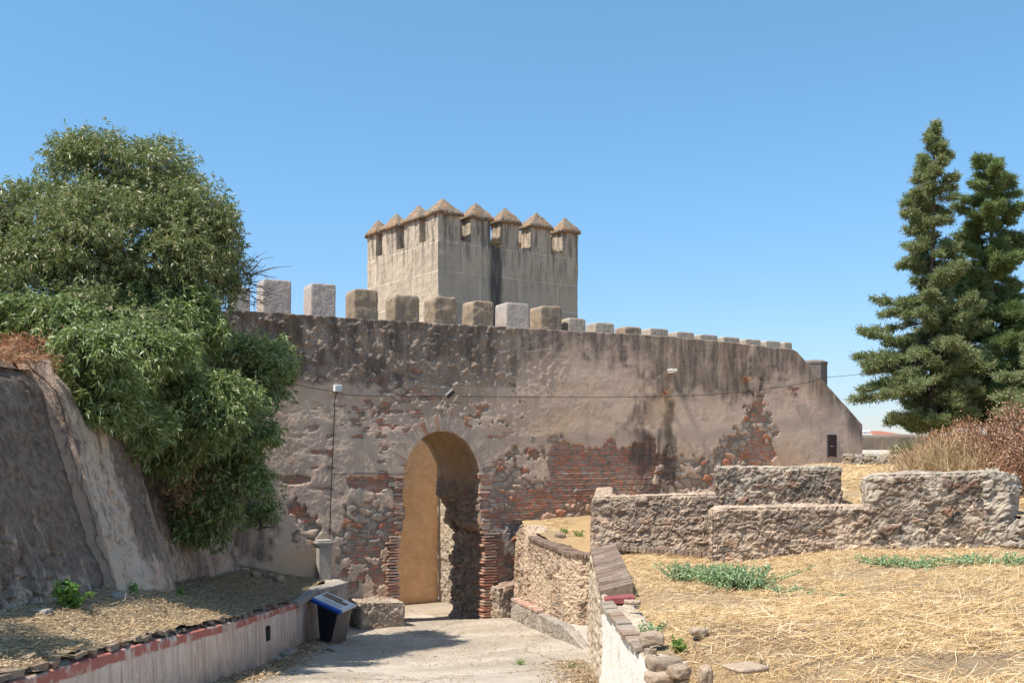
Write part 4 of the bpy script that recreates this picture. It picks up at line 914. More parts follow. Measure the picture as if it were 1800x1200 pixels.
# long stepped wall: low part then high part
f, L_ = polyf([(1.32, 17.5), (2.4, 17.25), (3.45, 17.0), (5.3, 16.8)], .45, -2.2, lambda U: np.interp(U, [0, .02, .52, .522, 1], [-.88, -.83, -.76, -.35, -.33]))
rwl = thing('stepped_rubble_wall', 'long dark rubble wall in pale mortar that steps up towards its right end', 'wall')
d_end = (.1)
fa, La = polyf([(1.32, 17.5), (2.4, 17.25), (3.44, 17.02)], .45, -2.2, lambda U: np.interp(U, [0, .03, 1], [-.90, -.845, -.765]))
stone_wall('low_length', fa, (La, .45, 1.4), .021, M_rw2, rwl, (.19, .2, .115), .034, 300, .04, None, .03)
fb, Lb = polyf([(3.36, 17.06), (5.30, 16.84)], .5, -2.2, lambda U: -.345+.012*U)
stone_wall('high_length', fb, (Lb, .5, 1.85), .021, M_rw, rwl, (.20, .2, .14), .034, 310, .03, None, .025)
fe, Le = polyf([(2.14, 26.4), (1.75, 22.2), (1.36, 17.9)], .4, -2.2, lambda U: -1.0)
V, F, U, Wd, H = pbox(fe, 260, 10, 40, .02, lambda V, U, Wd, H: .06*(fbm(V, 4, 4, 320)-.5))
f1_, e_, i_ = stone_attrs(V, (.24, .24, .16), 321); link('side_return', mesh_np('side_return', V, F, True, {'cell': i_, 'edge': e_, 'expo': np.ones(len(V))}), M_rw2, rwl)
# front wall
fr_ = thing('front_rubble_wall', 'front rubble wall behind the straw with a low left half and a taller rounded right half', 'wall')
fa, La = polyf([(3.04, 15.85), (4.2, 15.75), (5.45, 15.55)], .5, -2.2, lambda U: np.interp(U, [0, .04, 1], [-.97, -.93, -.885]))
stone_wall('low_half', fa, (La, .5, 1.3), .021, M_rw2, fr_, (.21, .2, .115), .036, 330, .04, None, .03)
fb, Lb = polyf([(5.25, 15.60), (5.8, 15.45), (6.9, 15.15)], .5, -2.2, lambda U: np.interp(U, [0, .05, .1, 1], [-.50, -.44, -.42, -.37]))
stone_wall('high_half', fb, (Lb, .5, 1.8), .021, M_rw, fr_, (.23, .2, .145), .036, 340, .04, None, .03)
fb, Lb = polyf([(6.84, 15.17), (7.15, 15.08), (7.35, 15.2), (7.45, 15.7), (7.45, 16.6)], .4, -2.2, lambda U: np.interp(U, [0, .15, .3, .5, 1], [-.38, -.37, -.45, -.62, -.7]))
stone_wall('rounded_end', fb, (Lb, .4, 1.8), .03, M_ret, fr_, (.18, .2, .12), .05, 350, .04, None, .04)
fb, Lb = polyf([(7.0, 14.85), (7.8, 14.3), (9.6, 13.6), (11, 13.4)], .6, -2.2, lambda U: np.interp(U, [0, .1, .3, 1], [-1.15, -.92, -.72, -.62]))
o = stone_wall('rubble_heap_wall', fb, (Lb, .6, 1.5), .04, M_ret, None, (.2, .2, .12), .07, 360, .05, None, .05)
tag(o, 'pale crumbling rubble wall running out of the frame at the right edge', 'wall')
# far low stone wall, far boundary wall, house roof
M_far = m_rubble('far pale rubble', [(.36, .29, .21), (.28, .23, .18), (.40, .33, .25)], (.38, .30, .22), .1)
fb, Lb = polyf([(9.05, 28.2), (10.6, 28.2), (12.5, 28.3)], .5, -1.2, lambda U: np.interp(U, [0, .1, .6, 1], [-.20, -.22, -.27, -.30]))
o = stone_wall('distant_stone_wall', fb, (Lb, .5, 1.0), .035, M_far, None, (.24, .3, .13), .06, 370, .03); tag(o, 'low sunlit dry stone wall beside the sloping wall end', 'wall')
def simplebox(name, x0, x1, y0, y1, z0, z1, mat, par=None, seed=0, amp=.05, res=.15):
    def f(U, Wd, H): return np.stack([x0+(x1-x0)*U, y0+(y1-y0)*Wd, z0+(z1-z0)*H], 1)
    nn = [max(2, min(260, int(abs(d)/res))) for d in (x1-x0, y1-y0, z1-z0)]
    V, F, *_ = pbox(f, *nn, .01, lambda V, U, Wd, H: amp*(fbm(V, 2.2, 4, seed)-.5)*2)
    return link(name, mesh_np(name, V, F), mat, par)
M_bw = m_merlon('streaked grey boundary render', (.26, .22, .18), (.21, .18, .15), (.17, .14, .12), .6)
o = simplebox('boundary_wall', 12.5, 40, 38.2, 38.7, -1, P(1515, 763.5, 38.2)[2], M_bw, None, 5, .05, .12); tag(o, 'dark streaked boundary wall in the distance under the red roof', 'wall')
o = simplebox('stone_ledge', 11.2, 22, 33.5, 36.8, -1, P(1515, 791, 33.5)[2], m_plain('pale ledge', (.5, .45, .38)), None, 8, .02); tag(o, 'pale flat masonry ledge in front of the distant boundary wall', 'ledge')
hs = thing('distant_house', 'far house of which only a red tiled roof shows above the boundary wall', 'house')
M_tile = NT('red roof tiles', .9); k = M_tile; v = k.obj(); wv = k.n('TexWave'); k.put(wv.inputs['Vector'], v); wv.inputs['Scale'].default_value = 1.6; c = k.mix(wv.outputs['Fac'], (.34, .12, .07), (.50, .21, .13)); M_tile = k.done(c, k.bump(wv.outputs['Fac'], .1, .8))
x0, x1 = P(1528, 0, 70)[0], P(1592, 0, 70)[0]; zr = P(0, 757, 74)[2]; zw_ = P(0, 766, 70)[2]
V = [(x0-.3, 69.5, zw_), (x1+.4, 69.5, zw_), (x1-.3, 74, zr), (x0+.2, 74, zr), (x0-.3, 78.5, zw_), (x1+.4, 78.5, zw_)]
V2 = [(a, b_, c_-.25) for a, b_, c_ in V]
me = bpy.data.meshes.new('roof'); me.from_pydata(V+V2, [], [(0, 1, 2, 3), (3, 2, 5, 4), (6, 9, 8, 7), (9, 10, 11, 8), (0, 6, 7, 1), (4, 5, 11, 10), (0, 3, 9, 6), (3, 4, 10, 9), (1, 7, 8, 2), (2, 8, 11, 5)]); link('roof', me, M_tile, hs)
simplebox('house_wall', x0, x1, 70, 78, -4.9, zw_-.1, m_plain('cream render', (.6, .55, .47)), hs, 4, 0, 1)
M_zinc = m_plain('white flue', (.72, .74, .75), .5, 0, .08)
fz = P(1520.5, 785, 45); q = [obox((fz[0], fz[1], .1), (.16, 0, 0), (0, .16, 0), (0, 0, .28)), obox((fz[0], fz[1], .52), (.25, 0, 0), (0, .25, 0), (0, 0, .05)), obox((fz[0], fz[1], .66), (.18, 0, 0), (0, .18, 0), (0, 0, .04)), obox((fz[0], fz[1], .60), (.06, 0, 0), (0, .06, 0), (0, 0, .03))]
o = boxes('chimney_vent', q, M_zinc, None, .02); tag(o, 'small white flue cowl just above the boundary wall next to the wall end', 'chimney vent')
V, F, *_ = pbox(lambda U, Wd, H: np.stack([fz[0]-.3+.6*U, fz[1]-.3+.6*Wd, -4.9+4.8*H], 1), 2, 2, 2, 0); link('stack', mesh_np('stack', V, F), M_zinc, o)

# ================================================================== information lectern
lt = thing('information_lectern', 'slanted blue edged information panel on a dark tapering metal pedestal beside the path', 'information board')
Np, Lp, Rp = np.array(P(597, 1075, 19.5)), np.array(P(544, 1051, 20.15)), np.array(P(627, 1062, 20.05)); Bp = Lp+Rp-Np; upn = np.cross(Rp-Np, Lp-Np); upn /= np.linalg.norm(upn)
if upn[2] < 0: upn = -upn
def slab(a0, a1, b0, b1, h0, h1):
    q = []
    for hh in (h0, h1):
        for (u, v_) in ((a0, b0), (a1, b0), (a1, b1), (a0, b1)): q.append(Np+(Lp-Np)*u+(Rp-Np)*v_+upn*hh)
    q = np.array(q); n = np.cross(q[1]-q[0], q[3]-q[0]); 
    if n@upn < 0: q = q[[3, 2, 1, 0, 7, 6, 5, 4]]
    return q
M_alu = m_plain('panel frame aluminium', (.60, .60, .60), .5, .1, .06)
M_blue = m_plain('blue enamel', (.012, .10, .42), .4, 0, .08); M_blk = m_plain('dark navy steel', (.018, .022, .035), .35, .3, .2); M_grm = m_plain('brushed bronze grey steel', (.20, .175, .16), .4, .5, .12)
boxes('tray', [slab(0, 1, 0, 1, -.045, 0)], M_alu, lt, .006)
pn = boxes('printed_panel', [slab(.03, .97, .16, .96, .002, .008)], m_plain('panel print ground', (.80, .74, .66), .5, 0, .05), lt)
boxes('blue_band', [slab(-.005, 1.005, -.02, .14, -.05, .011)], M_blue, lt, .003)
boxes('photo_print', [slab(.35, .92, .55, .88, .0085, .010), slab(.12, .50, .52, .74, .0085, .0105)], m_plain('brown photo print', (.20, .15, .12), .3, 0, .6, 14), pn)
boxes('text_lines', [slab(.12+.0*j, .86-.07*(j % 3), .22+.06*j, .235+.06*j, .0085, .010) for j in range(4)], m_plain('text grey', (.16, .18, .25), .4), pn)
Gz = -3.82
b0, b1, b2, b3 = [np.array(p_) for p_ in (P(579, 1136, 19.6), P(563, 1134, 19.9), P(592, 1124, 20.45), P(606, 1120, 20.15))]
b0, b1, b3 = np.array([b0[0], b0[1], Gz+.05]), np.array([b1[0], b1[1], Gz+.05]), np.array([P(605, 0, 20.3)[0], 20.3, Gz+.03]); b2 = b1+b3-b0
T_ = [Np+(Lp-Np)*.10+(Rp-Np)*.06-upn*.047, Np+(Lp-Np)*.78+(Rp-Np)*.06-upn*.047, Np+(Lp-Np)*.78+(Rp-Np)*.88-upn*.047, Np+(Lp-Np)*.10+(Rp-Np)*.88-upn*.047]
q = np.array([b0, b3, b2, b1, T_[0], T_[3], T_[2], T_[1]])
boxes('pedestal', [q], M_blk, lt, .004)
s0, s3, t0_, t3_ = b0, b3, T_[0], T_[3]; nn = np.cross(s3-s0, t0_-s0); nn /= np.linalg.norm(nn); nn = nn if nn[0] > 0 else -nn
inw = (b1-b0)/np.linalg.norm(b1-b0)
boxes('side_plate', [np.array([s0+nn*.02, s3+nn*.02, s3+nn*.003, s0+nn*.003, t0_+nn*.02, t3_+nn*.02, t3_+nn*.003, t0_+nn*.003])], M_grm, lt)

# ================================================================== loose stones
def rock(name, c, sx, sy, sz, seed, mat, label, group=None, rot=0.0, cat='stone'):
    def f(U, Wd, H):
        q = np.stack([U*2-1, Wd*2-1, H*2-1], 1); l = np.linalg.norm(q, axis=1, keepdims=True); m = np.abs(q).max(1, keepdims=True); q = q*(m/l)*.3+q*.62
        c_, s_ = math.cos(rot), math.sin(rot); x = q[:, 0]*sx; y = q[:, 1]*sy
        return np.stack([c[0]+x*c_-y*s_, c[1]+x*s_+y*c_, c[2]+q[:, 2]*sz], 1)
    V, F, *_ = pbox(f, 12, 12, 8, 0, lambda V, U, Wd, H: min(sx, sy, sz)*(1.1*(fbm(V, 1.1/sx, 3, seed)-.5)+.35*(fbm(V, 4/sx, 2, seed+4)-.5)), None, False)
    f1_, e_, i_ = stone_attrs(V, (9, 9, 9), seed)
    o = link(name, mesh_np(name, V, F, True, {'cell': np.full(len(V), (seed*.37) % 1), 'edge': np.ones(len(V)), 'expo': np.ones(len(V))}), mat); return tag(o, label, cat, group)
M_rock = m_rubble('pale loose stone', [(.46, .33, .22), (.34, .25, .18), (.52, .38, .26)], (.4, .31, .22))
def rk(px, py, Y, sx, sy, sz, seed, label, rot=0., mat=M_rock): rock('loose_stone', P(px, py, Y), sx, sy, sz, seed, mat, label, 'loose stones on the straw terrace', rot)
rk(1168, 1166, 8.9, .16, .12, .06, 1, 'large flat stone lying in the broken gap at the near end of the white wall', .2)
rk(1158, 1190, 8.7, .13, .10, .045, 2, 'pale wedge stone under the large flat stone at the end of the white wall')
rk(1194, 1180, 8.6, .09, .09, .05, 3, 'jagged stone leaning right of the flat stone at the white wall end', .5)
rk(1146, 1122, 9.5, .11, .10, .055, 4, 'grey squared stone capping the near end of the white wall')
rk(1228, 1110, 9.4, .075, .07, .04, 5, 'grey rounded stone in the straw beside the small dark weed', .2)
rk(1302, 1099, 9.6, .15, .08, .02, 6, 'long flat stone half buried in straw', .6)
rk(1240, 1188, 7.9, .05, .05, .08, 7, 'upright narrow pale stone at the bottom of the slope')
rk(1310, 1172, 7.9, .16, .14, .02, 8, 'white topped stone half buried low on the straw slope', .5)
rk(1143, 1147, 9.3, .06, .05, .05, 9, 'fist sized stone wedged behind the white wall corner')
rk(1112, 1058, 11.4, .10, .08, .025, 10, 'flat stone lying just right of the white wall coping')
rk(984, 940, 20.6, .12, .10, .05, 12, 'white stone on the small straw patch above the curved wall')
for i, (px, py, Y) in enumerate(((395, 1003, 20.5), (412, 998, 21), (450, 1008, 20.6), (470, 1010, 20.9), (490, 1014, 20.8), (430, 1001, 21.2))):
    rock('rubble_stone', P(px, py+2, Y), .10, .09, .06, 30+i, M_rock, ['leftmost of the pale rubble stones at the shaded back of the left terrace', 'second from left of the rubble stones at the back of the left terrace', 'rubble stone in the middle of the row at the back of the left terrace', 'rubble stone second from the right in the row at the back of the left terrace', 'rightmost rubble stone of the row, nearest the stone pillar', 'rubble stone pushed furthest back against the wall behind the left terrace'][i], 'rubble stones along the back of the left terrace', i)
for i, (px, py, Y, sx) in enumerate(((70, 1077, 10.4, .12), (205, 1048, 12.4, .10), (505, 1147, 17.6, .22), (590, 1142, 18.7, .22), (486, 1158, 17.0, .14))):
    lb = ['flat stone at the foot of the black stained scarp', 'flat stone by the small weeds at the buttress foot', 'broken grey slab at the foot of the pink retaining wall', 'dark low stone in front of the information lectern', 'broken shard beside the grey slab on the path edge'][i]
    rock('loose_stone', P(px, py, Y), sx, .12, .045, 50+i, M_grey, lb, None, i*.7)

# ================================================================== straw and litter (uncountable)
k = NT('straw stems', .75); k.b.inputs['Specular IOR Level'].default_value = .35; c = k.ramp(k.attr('rnd'), [(0, (.32, .21, .11)), (.3, (.56, .36, .155)), (.7, (.68, .455, .21)), (.95, (.80, .64, .42))]); M_stem = k.done(c)
def ground_straws(name, n, xr, yr, keep, zfun, L, Wd, mat, pref=None, lift=.03, tilt=.12, bend=.18, side_up=True):
    x = rng.uniform(*xr, n); y = yr[0]+(yr[1]-yr[0])*rng.random(n)**1.5; m = keep(x, y); x = x[m]; y = y[m]; n = len(x); q = np.stack([x, y, 0*x], 1)
    kp_ = fbm(q, .9, 4, 433)+rng.normal(size=n)*.06 > .31; x, y, q = x[kp_], y[kp_], q[kp_]; n = len(x); z = zfun(q)+rng.random(n)*lift
    th = rng.uniform(0, 2*math.pi, n)
    if pref is not None:
        big = fbm(q, .35, 2, 401)*2.2-1.1; th = np.where(rng.random(n) < .6, pref+big+rng.normal(size=n)*.35, th)
    D_ = np.stack([np.cos(th), np.sin(th), rng.normal(size=n)*tilt+.04], 1); D_ /= np.linalg.norm(D_, axis=1, keepdims=True)
    return ribbons(name, np.stack([x, y, z], 1), D_, rng.uniform(.5, 1, n)*L, rng.uniform(.7, 1.3, n)*Wd, mat, None, bend, 3, np.stack([rng.normal(size=n)*.5, rng.normal(size=n)*.5, np.ones(n)], 1))
inR = lambda x, y: (x > RX(y)+.12) & (x < .54*y+4.5) & (y < np.interp(x, [1.3, 2.4, 3.0, 3.05, 5.4, 7.2, 9.6], [17.45, 17.2, 17.05, 15.85, 15.5, 15.0, 13.5])-.03)
stuff(ground_straws('straw', 200000, (1.1, 13), (5.8, 17), inR, rzn, .15, .0036, M_stem, R(20), .035), 'flattened golden straw covering the right terrace', 'straw')
big = ground_straws('long_straw', 3200, (1.1, 6), (6, 11), inR, rzn, .5, .0042, M_stem, R(28), .07, .08, .12)
stuff(big, 'long broken stalks lying on the near straw slope', 'straw')
stuff(ground_straws('standing_stubble', 16000, (1.1, 9.5), (8, 17), inR, rzn, .13, .005, M_stem, None, .01, 1.6, .25), 'short upright stubble among the straw', 'stubble')
inU = lambda x, y: (x > 1.8) & (x < .55*y+1) & (y > np.where(x < 5.4, 17.4, 16.2))
uzn = lambda q: uz(q[:, 0], q[:, 1])+.07*(fbm(q, 1.2, 4, 121)-.5)
stuff(ground_straws('upper_straw', 24000, (4.5, 14), (16.2, 28), inU, uzn, .3, .008, M_stem, R(10), .05), 'straw on the upper terrace behind the rubble walls', 'straw')
inS = lambda x, y: (x > RX(y)+.5) & (x < 1.25) & (y > 19.3) & (y < 25)
stuff(ground_straws('corner_straw', 2500, (.4, 1.3), (19.3, 25), inS, rzn, .22, .008, M_stem, None, .04), 'straw on the small corner terrace above the curved wall', 'straw')
# leaf litter on the left terrace
def lz(q):
    y = q[:, 1]; w_ = sm(0, 1, (q[:, 0]-sc_x(y))/(left_x(y)-sc_x(y))*.9+.05); q0 = q*np.array([1, 1, 0]); return base_z(y)*(1-w_)+left_z(y)*w_+.08*(fbm(q0, 1.6, 4, 131)-.5)+.05*(fbm(q0, 7, 3, 132)-.5)+.015
k = NT('fallen leaves', .9); c = k.ramp(k.attr('rnd'), [(0, (.12, .075, .045)), (.35, (.27, .18, .10)), (.7, (.45, .33, .19)), (.95, (.58, .46, .30))]); M_lit = k.done(c)
n = 60000; x = rng.uniform(-5.8, -3.6, n); y = 6+16.5*rng.random(n)**1.1; m = (x > sc_x(y)-.05) & (x < left_x(y)-.08); x = x[m]; y = y[m]; q = np.stack([x, y, 0*x], 1); q[:, 2] = lz(q)+.008+rng.random(len(x))*.015
th = rng.uniform(0, 6.28, len(x)); D_ = np.stack([np.cos(th), np.sin(th), rng.normal(size=len(x))*.15], 1); D_ /= np.linalg.norm(D_, axis=1, keepdims=True)
stuff(leaves('leaf_litter', q, D_, rng.uniform(.02, .055, len(x)), rng.uniform(.006, .018, len(x)), M_lit, Nrm=np.stack([rng.normal(size=len(x))*.4, rng.normal(size=len(x))*.4, np.ones(len(x))], 1)), 'brown leaf litter on the left terrace', 'leaf litter')
inL = lambda x, y: (x > sc_x(y)) & (x < left_x(y)-.05)
stuff(ground_straws('dry_grass', 2500, (-5.2, -3.5), (6, 15), inL, lz, .14, .004, M_stem, R(60), .03), 'thin dry grass lying on the left terrace', 'dry grass')
# litter on the path edges
n = 9000; yl2 = rng.uniform(12.5, 20, n); side = rng.random(n) < .6; xl2 = np.where(side, left_x(yl2)+np.abs(rng.normal(size=n))*.25+.05, 1.05-np.abs(rng.normal(size=n))*.28); m = side | (yl2 < 15.5); xl2 = xl2[m]; yl2 = yl2[m]
q = np.stack([xl2, yl2, path_z(xl2, yl2)+.03+rng.random(len(xl2))*.02], 1); th = rng.uniform(0, 6.28, len(xl2)); D_ = np.stack([np.cos(th), np.sin(th), rng.normal(size=len(xl2))*.2], 1); D_ /= np.linalg.norm(D_, axis=1, keepdims=True)
stuff(leaves('path_litter', q, D_, rng.uniform(.03, .10, len(xl2)), rng.uniform(.01, .02, len(xl2)), M_lit, Nrm=np.stack([rng.normal(size=len(xl2))*.4, rng.normal(size=len(xl2))*.4, np.ones(len(xl2))], 1)), 'dry leaf litter along the edges of the path', 'leaf litter')

# grit scattered over the worn concrete
n = 9000; y = rng.uniform(12.8, 27, n); x = rng.uniform(-4, 1.2, n); gk = (x > left_x(y)+.05) & (x < np.where(y > 14.5, sw_out(y)-.05, 1.05)) & (fbm(np.stack([x, y, 0*x], 1), .9, 3, 505) > .42); x = x[gk]; y = y[gk]; n = len(x)
q = np.stack([x, y, path_z(x, y)+.05*(fbm(np.stack([x, y, 0*x], 1), .7, 3, 104)-.5)+.006], 1); th = rng.uniform(0, 6.28, n); D_ = unit_(np.stack([np.cos(th), np.sin(th), .25+0*x], 1)) if False else np.stack([np.cos(th), np.sin(th), .1+0*x], 1)
stuff(leaves('grit', q, D_, rng.uniform(.015, .05, n), rng.uniform(.01, .03, n), M_lit, Nrm=np.stack([rng.normal(size=n)*.3, rng.normal(size=n)*.3, np.ones(n)], 1)), 'grit and dry leaf crumbs scattered over the worn path', 'grit')
# ================================================================== vegetation
def m_leaf(name, cols, rough=.45, trans=.25, spec=.5):
    k = NT(name, rough); k.b.inputs['Specular IOR Level'].default_value = spec
    c = k.ramp(k.attr('rnd'), cols); k.done(c)
    t = k.n('BsdfTranslucent'); k.put(t.inputs[0], k.mix(.5, c, (.16, .22, .03))); mx = k.n('MixShader'); mx.inputs[0].default_value = trans
    out = [n for n in k.t.nodes if n.type == 'OUTPUT_MATERIAL'][0]
    k.t.links.new(k.b.outputs[0], mx.inputs[1]); k.t.links.new(t.outputs[0], mx.inputs[2]); k.t.links.new(mx.outputs[0], out.inputs[0]); return k.m
M_lf = m_leaf('glossy green leaves', [(0, (.10, .14, .045)), (.35, (.19, .25, .075)), (.75, (.31, .38, .135)), (.95, (.48, .51, .27))], .42, .35, .5)
M_lf2 = m_leaf('olive grey leaves', [(0, (.10, .13, .045)), (.35, (.19, .235, .08)), (.75, (.31, .355, .15)), (.94, (.50, .40, .24))], .42, .35, .5)
M_bark = m_plain('grey brown bark', (.11, .085, .065), .95, 0, .4, 8)
def unit(a): return a/np.maximum(np.linalg.norm(a, axis=1, keepdims=True), 1e-9)
def crown_pts(blobs, nclump, rc, nspr):
    """clumps scattered through the blobs' volumes, sprig positions over each clump"""
    w_ = np.array([b[3]*b[4]*(b[5] if len(b) > 5 else .8) for b in blobs], float); w_ = w_**.75; w_ /= w_.sum()
    pts = []; dirs = []; cl = []
    for b, wi in zip(blobs, w_):
        c = np.array(P(b[0], b[1], b[2])); rx = b[3]/1838*b[2]; rzz = b[4]/1838*b[2]; ry = b[5] if len(b) > 5 else min(rx, rzz)*.9
        m = max(4, int(nclump*wi)); d = unit(rng.normal(size=(m, 3))); rr = rng.uniform(.25, 1, m)**.4
        cc = c+d*rr[:, None]*np.array([rx, ry, rzz])*(1-.5*rc/np.array([rx, ry, rzz]).clip(.2)).clip(.3)
        for q, dq in zip(cc, d):
            r_ = rc*rng.uniform(.6, 1.25); k_ = int(nspr*(r_/rc)**2); e = unit(rng.normal(size=(k_, 3))+dq*.7+np.array([0, 0, .35]))
            pts.append(q+e*(r_*rng.uniform(.45, 1.15, k_))[:, None]*np.array([1.1, 1.1, .7])+rng.normal(size=(k_, 3))*.07); dirs.append(unit(e+dq*.5)); cl.append(np.full(k_, rng.random()))
    return np.concatenate(pts), np.concatenate(dirs), np.concatenate(cl)
def sprig_leaves(name, pts, dirs, nl, L, Wd, mat, par, droop=.25, spread=1.0):
    n = len(pts); B = np.repeat(pts, nl, 0); D0 = np.repeat(dirs, nl, 0); d = unit(D0*.55+unit(rng.normal(size=(n*nl, 3)))*spread*.8-np.array([0, 0, .22]))
    B = B-D0*rng.uniform(0, .10, n*nl)[:, None]
    return leaves(name, B, d, rng.uniform(.45, 1.15, n*nl)*L, rng.uniform(.7, 1.25, n*nl)*Wd, mat, par, droop)
lt_tree = thing('leafy_tree', 'large glossy green tree spilling over the black stained scarp on the left', 'tree')
up_b = [(60, 400, 17.5, 120, 100), (200, 320, 18, 125, 90), (285, 310, 18.3, 55, 80), (250, 450, 17.5, 180, 120), (362, 430, 18.3, 68, 80), (70, 500, 16.5, 130, 90), (-90, 470, 17, 140, 160), (388, 480, 18.5, 42, 55), (150, 440, 16.8, 110, 110), (330, 400, 17.6, 80, 90), (160, 290, 18, 70, 60), (300, 530, 17.6, 110, 60), (150, 560, 16.2, 130, 60)]
lo_b = [(285, 575, 17, 140, 75), (430, 650, 19.0, 85, 70), (240, 660, 16.0, 110, 75), (350, 720, 16.5, 110, 80), (430, 750, 17.8, 62, 70), (385, 850, 17.8, 80, 62), (360, 925, 17.9, 60, 42), (170, 745, 15.8, 50, 42), (60, 560, 15.5, 110, 50), (455, 905, 19.3, 20, 30), (170, 690, 13.9, 62, 75), (230, 760, 14.9, 70, 60), (150, 620, 13.6, 70, 45), (250, 620, 15.0, 90, 60), (480, 640, 19.8, 45, 45), (300, 800, 16.8, 55, 50)]
p1, d1, _ = crown_pts(up_b, 560, .36, 42); p2_, d2, _ = crown_pts(lo_b, 420, .32, 42)
sprig_leaves('upper_crown', p1, d1, 9, .105, .024, M_lf2, lt_tree)
sprig_leaves('lower_crown', p2_, d2, 9, .125, .030, M_lf, lt_tree)
# trunk and limbs
root = np.array([-7.3, 17.6, .8]); limbs = [([root, root+[.1, 0, .9], root+[.35, .1, 1.8]], [.22, .18, .15])]; top = limbs[0][0][-1]
for (px, py, Y, *r_) in up_b+lo_b:
    e = np.array(P(px, py, Y)); s_ = top if py < 560 else root+[.1, 0, .5]; mid = (s_+e)/2+np.array([0, 0, .45 if py < 560 else .9]); tq = np.linspace(0, 1, 9)[:, None]
    limbs.append(((1-tq)**2*s_+2*tq*(1-tq)*mid+tq**2*e+rng.normal(size=(9, 3))*.04, np.linspace(.07, .015, 9)))
    for j in range(5):
        e2 = e+rng.normal(size=3).clip(-1.3, 1.3)*np.array([.3, .3, .22]); m2 = (e+e2)/2+rng.normal(size=3)*.1; limbs.append((np.array([e, m2, e2]), [.025, .016, .008]))
tubes_join('trunk', limbs, M_bark, lt_tree)
# bare twigs sticking out to the right
tl = []
for i in range(26):
    a = np.array(P(rng.uniform(405, 440), rng.uniform(440, 560), 18.8)); l = rng.uniform(.25, .75); dv = unit(np.array([[rng.uniform(.5, 1), rng.normal()*.3, rng.normal()*.45+.15]]))[0]
    m_ = a+dv*l*.5+rng.normal(size=3)*.05; e = a+dv*l+[0, 0, .05]; tl.append((np.array([a, m_, e]), [.009, .006, .003]))
    for j in range(2): tl.append((np.array([m_, m_+unit(np.array([dv+rng.normal(size=3)*.5]))[0]*l*.35]), [.005, .003]))
a = np.array(P(420, 500, 18.8)); tl.append((np.array([a, P(455, 478, 18.8), P(480, 470, 18.8), P(512, 468, 18.8)]), [.014, .01, .007, .004])); tl.append((np.array([a, P(450, 480, 18.7), P(487, 470, 18.7)]), [.012, .008, .004])); tl.append((np.array([a, P(460, 455, 18.7), P(482, 452, 18.7)]), [.01, .007, .003]))
tubes_join('bare_twigs', tl, m_plain('dead twig', (.16, .13, .11)), lt_tree, 4)
# dead leaves hanging inside
n = 2200; bc_ = [(320, 830, 16.9, 35, 60), (115, 690, 14.9, 16, 60), (30, 600, 14.2, 50, 14), (330, 760, 16.7, 30, 40)]; pp = []
for b in bc_:
    c = np.array(P(*b[:3])); pp.append(c+rng.normal(size=(n//4, 3))*np.array([b[3], 25, b[4]])/1838*b[2]*.6)
pp = np.concatenate(pp); leaves('dead_leaves', pp, unit(rng.normal(size=pp.shape)-np.array([0, 0, .8])), .10, .016, M_rust2, lt_tree)
# a neighbouring tree standing further back up the bank, mostly out of frame, throws the bands of shade
nt_ = thing('bank_tree', 'green tree on the bank at the left edge whose shade falls across the left terrace', 'tree')
def crown3(cs, nclump, rc, nspr):
    pts = []; dirs = []
    for c, r_ in cs:
        d = unit(rng.normal(size=(nclump, 3))); cc = np.array(c)+d*(rng.uniform(.3, 1, nclump)[:, None]**.5)*np.array(r_)
        for q, dq in zip(cc, d):
            e = unit(rng.normal(size=(nspr, 3))+dq*.6); pts.append(q+e*(rc*rng.uniform(.5, 1, nspr))[:, None]); dirs.append(e)
    return np.concatenate(pts), np.concatenate(dirs)
pN, dN = crown3([((-7.1, 6.6, 3.6), (.75, 1.5, .5)), ((-8.2, 9.4, 4.1), (.7, .8, .5)), ((-7.6, 4.2, 3.4), (.9, 1.2, .6))], 34, .34, 34)
sprig_leaves('crown', pN, dN, 8, .14, .034, M_lf2, nt_)
tubes_join('trunk', [(np.array([(-9, 6.8, .9), (-8.9, 6.9, 2.2), (-8.3, 7, 3.3)]), [.18, .15, .1])]+[(np.array([(-8.5, 6.9, 2.9), q]), [.07, .03]) for q in ((-7.1, 6.6, 3.6), (-8.2, 9.4, 4.1), (-7.6, 4.2, 3.4))], M_bark, nt_)

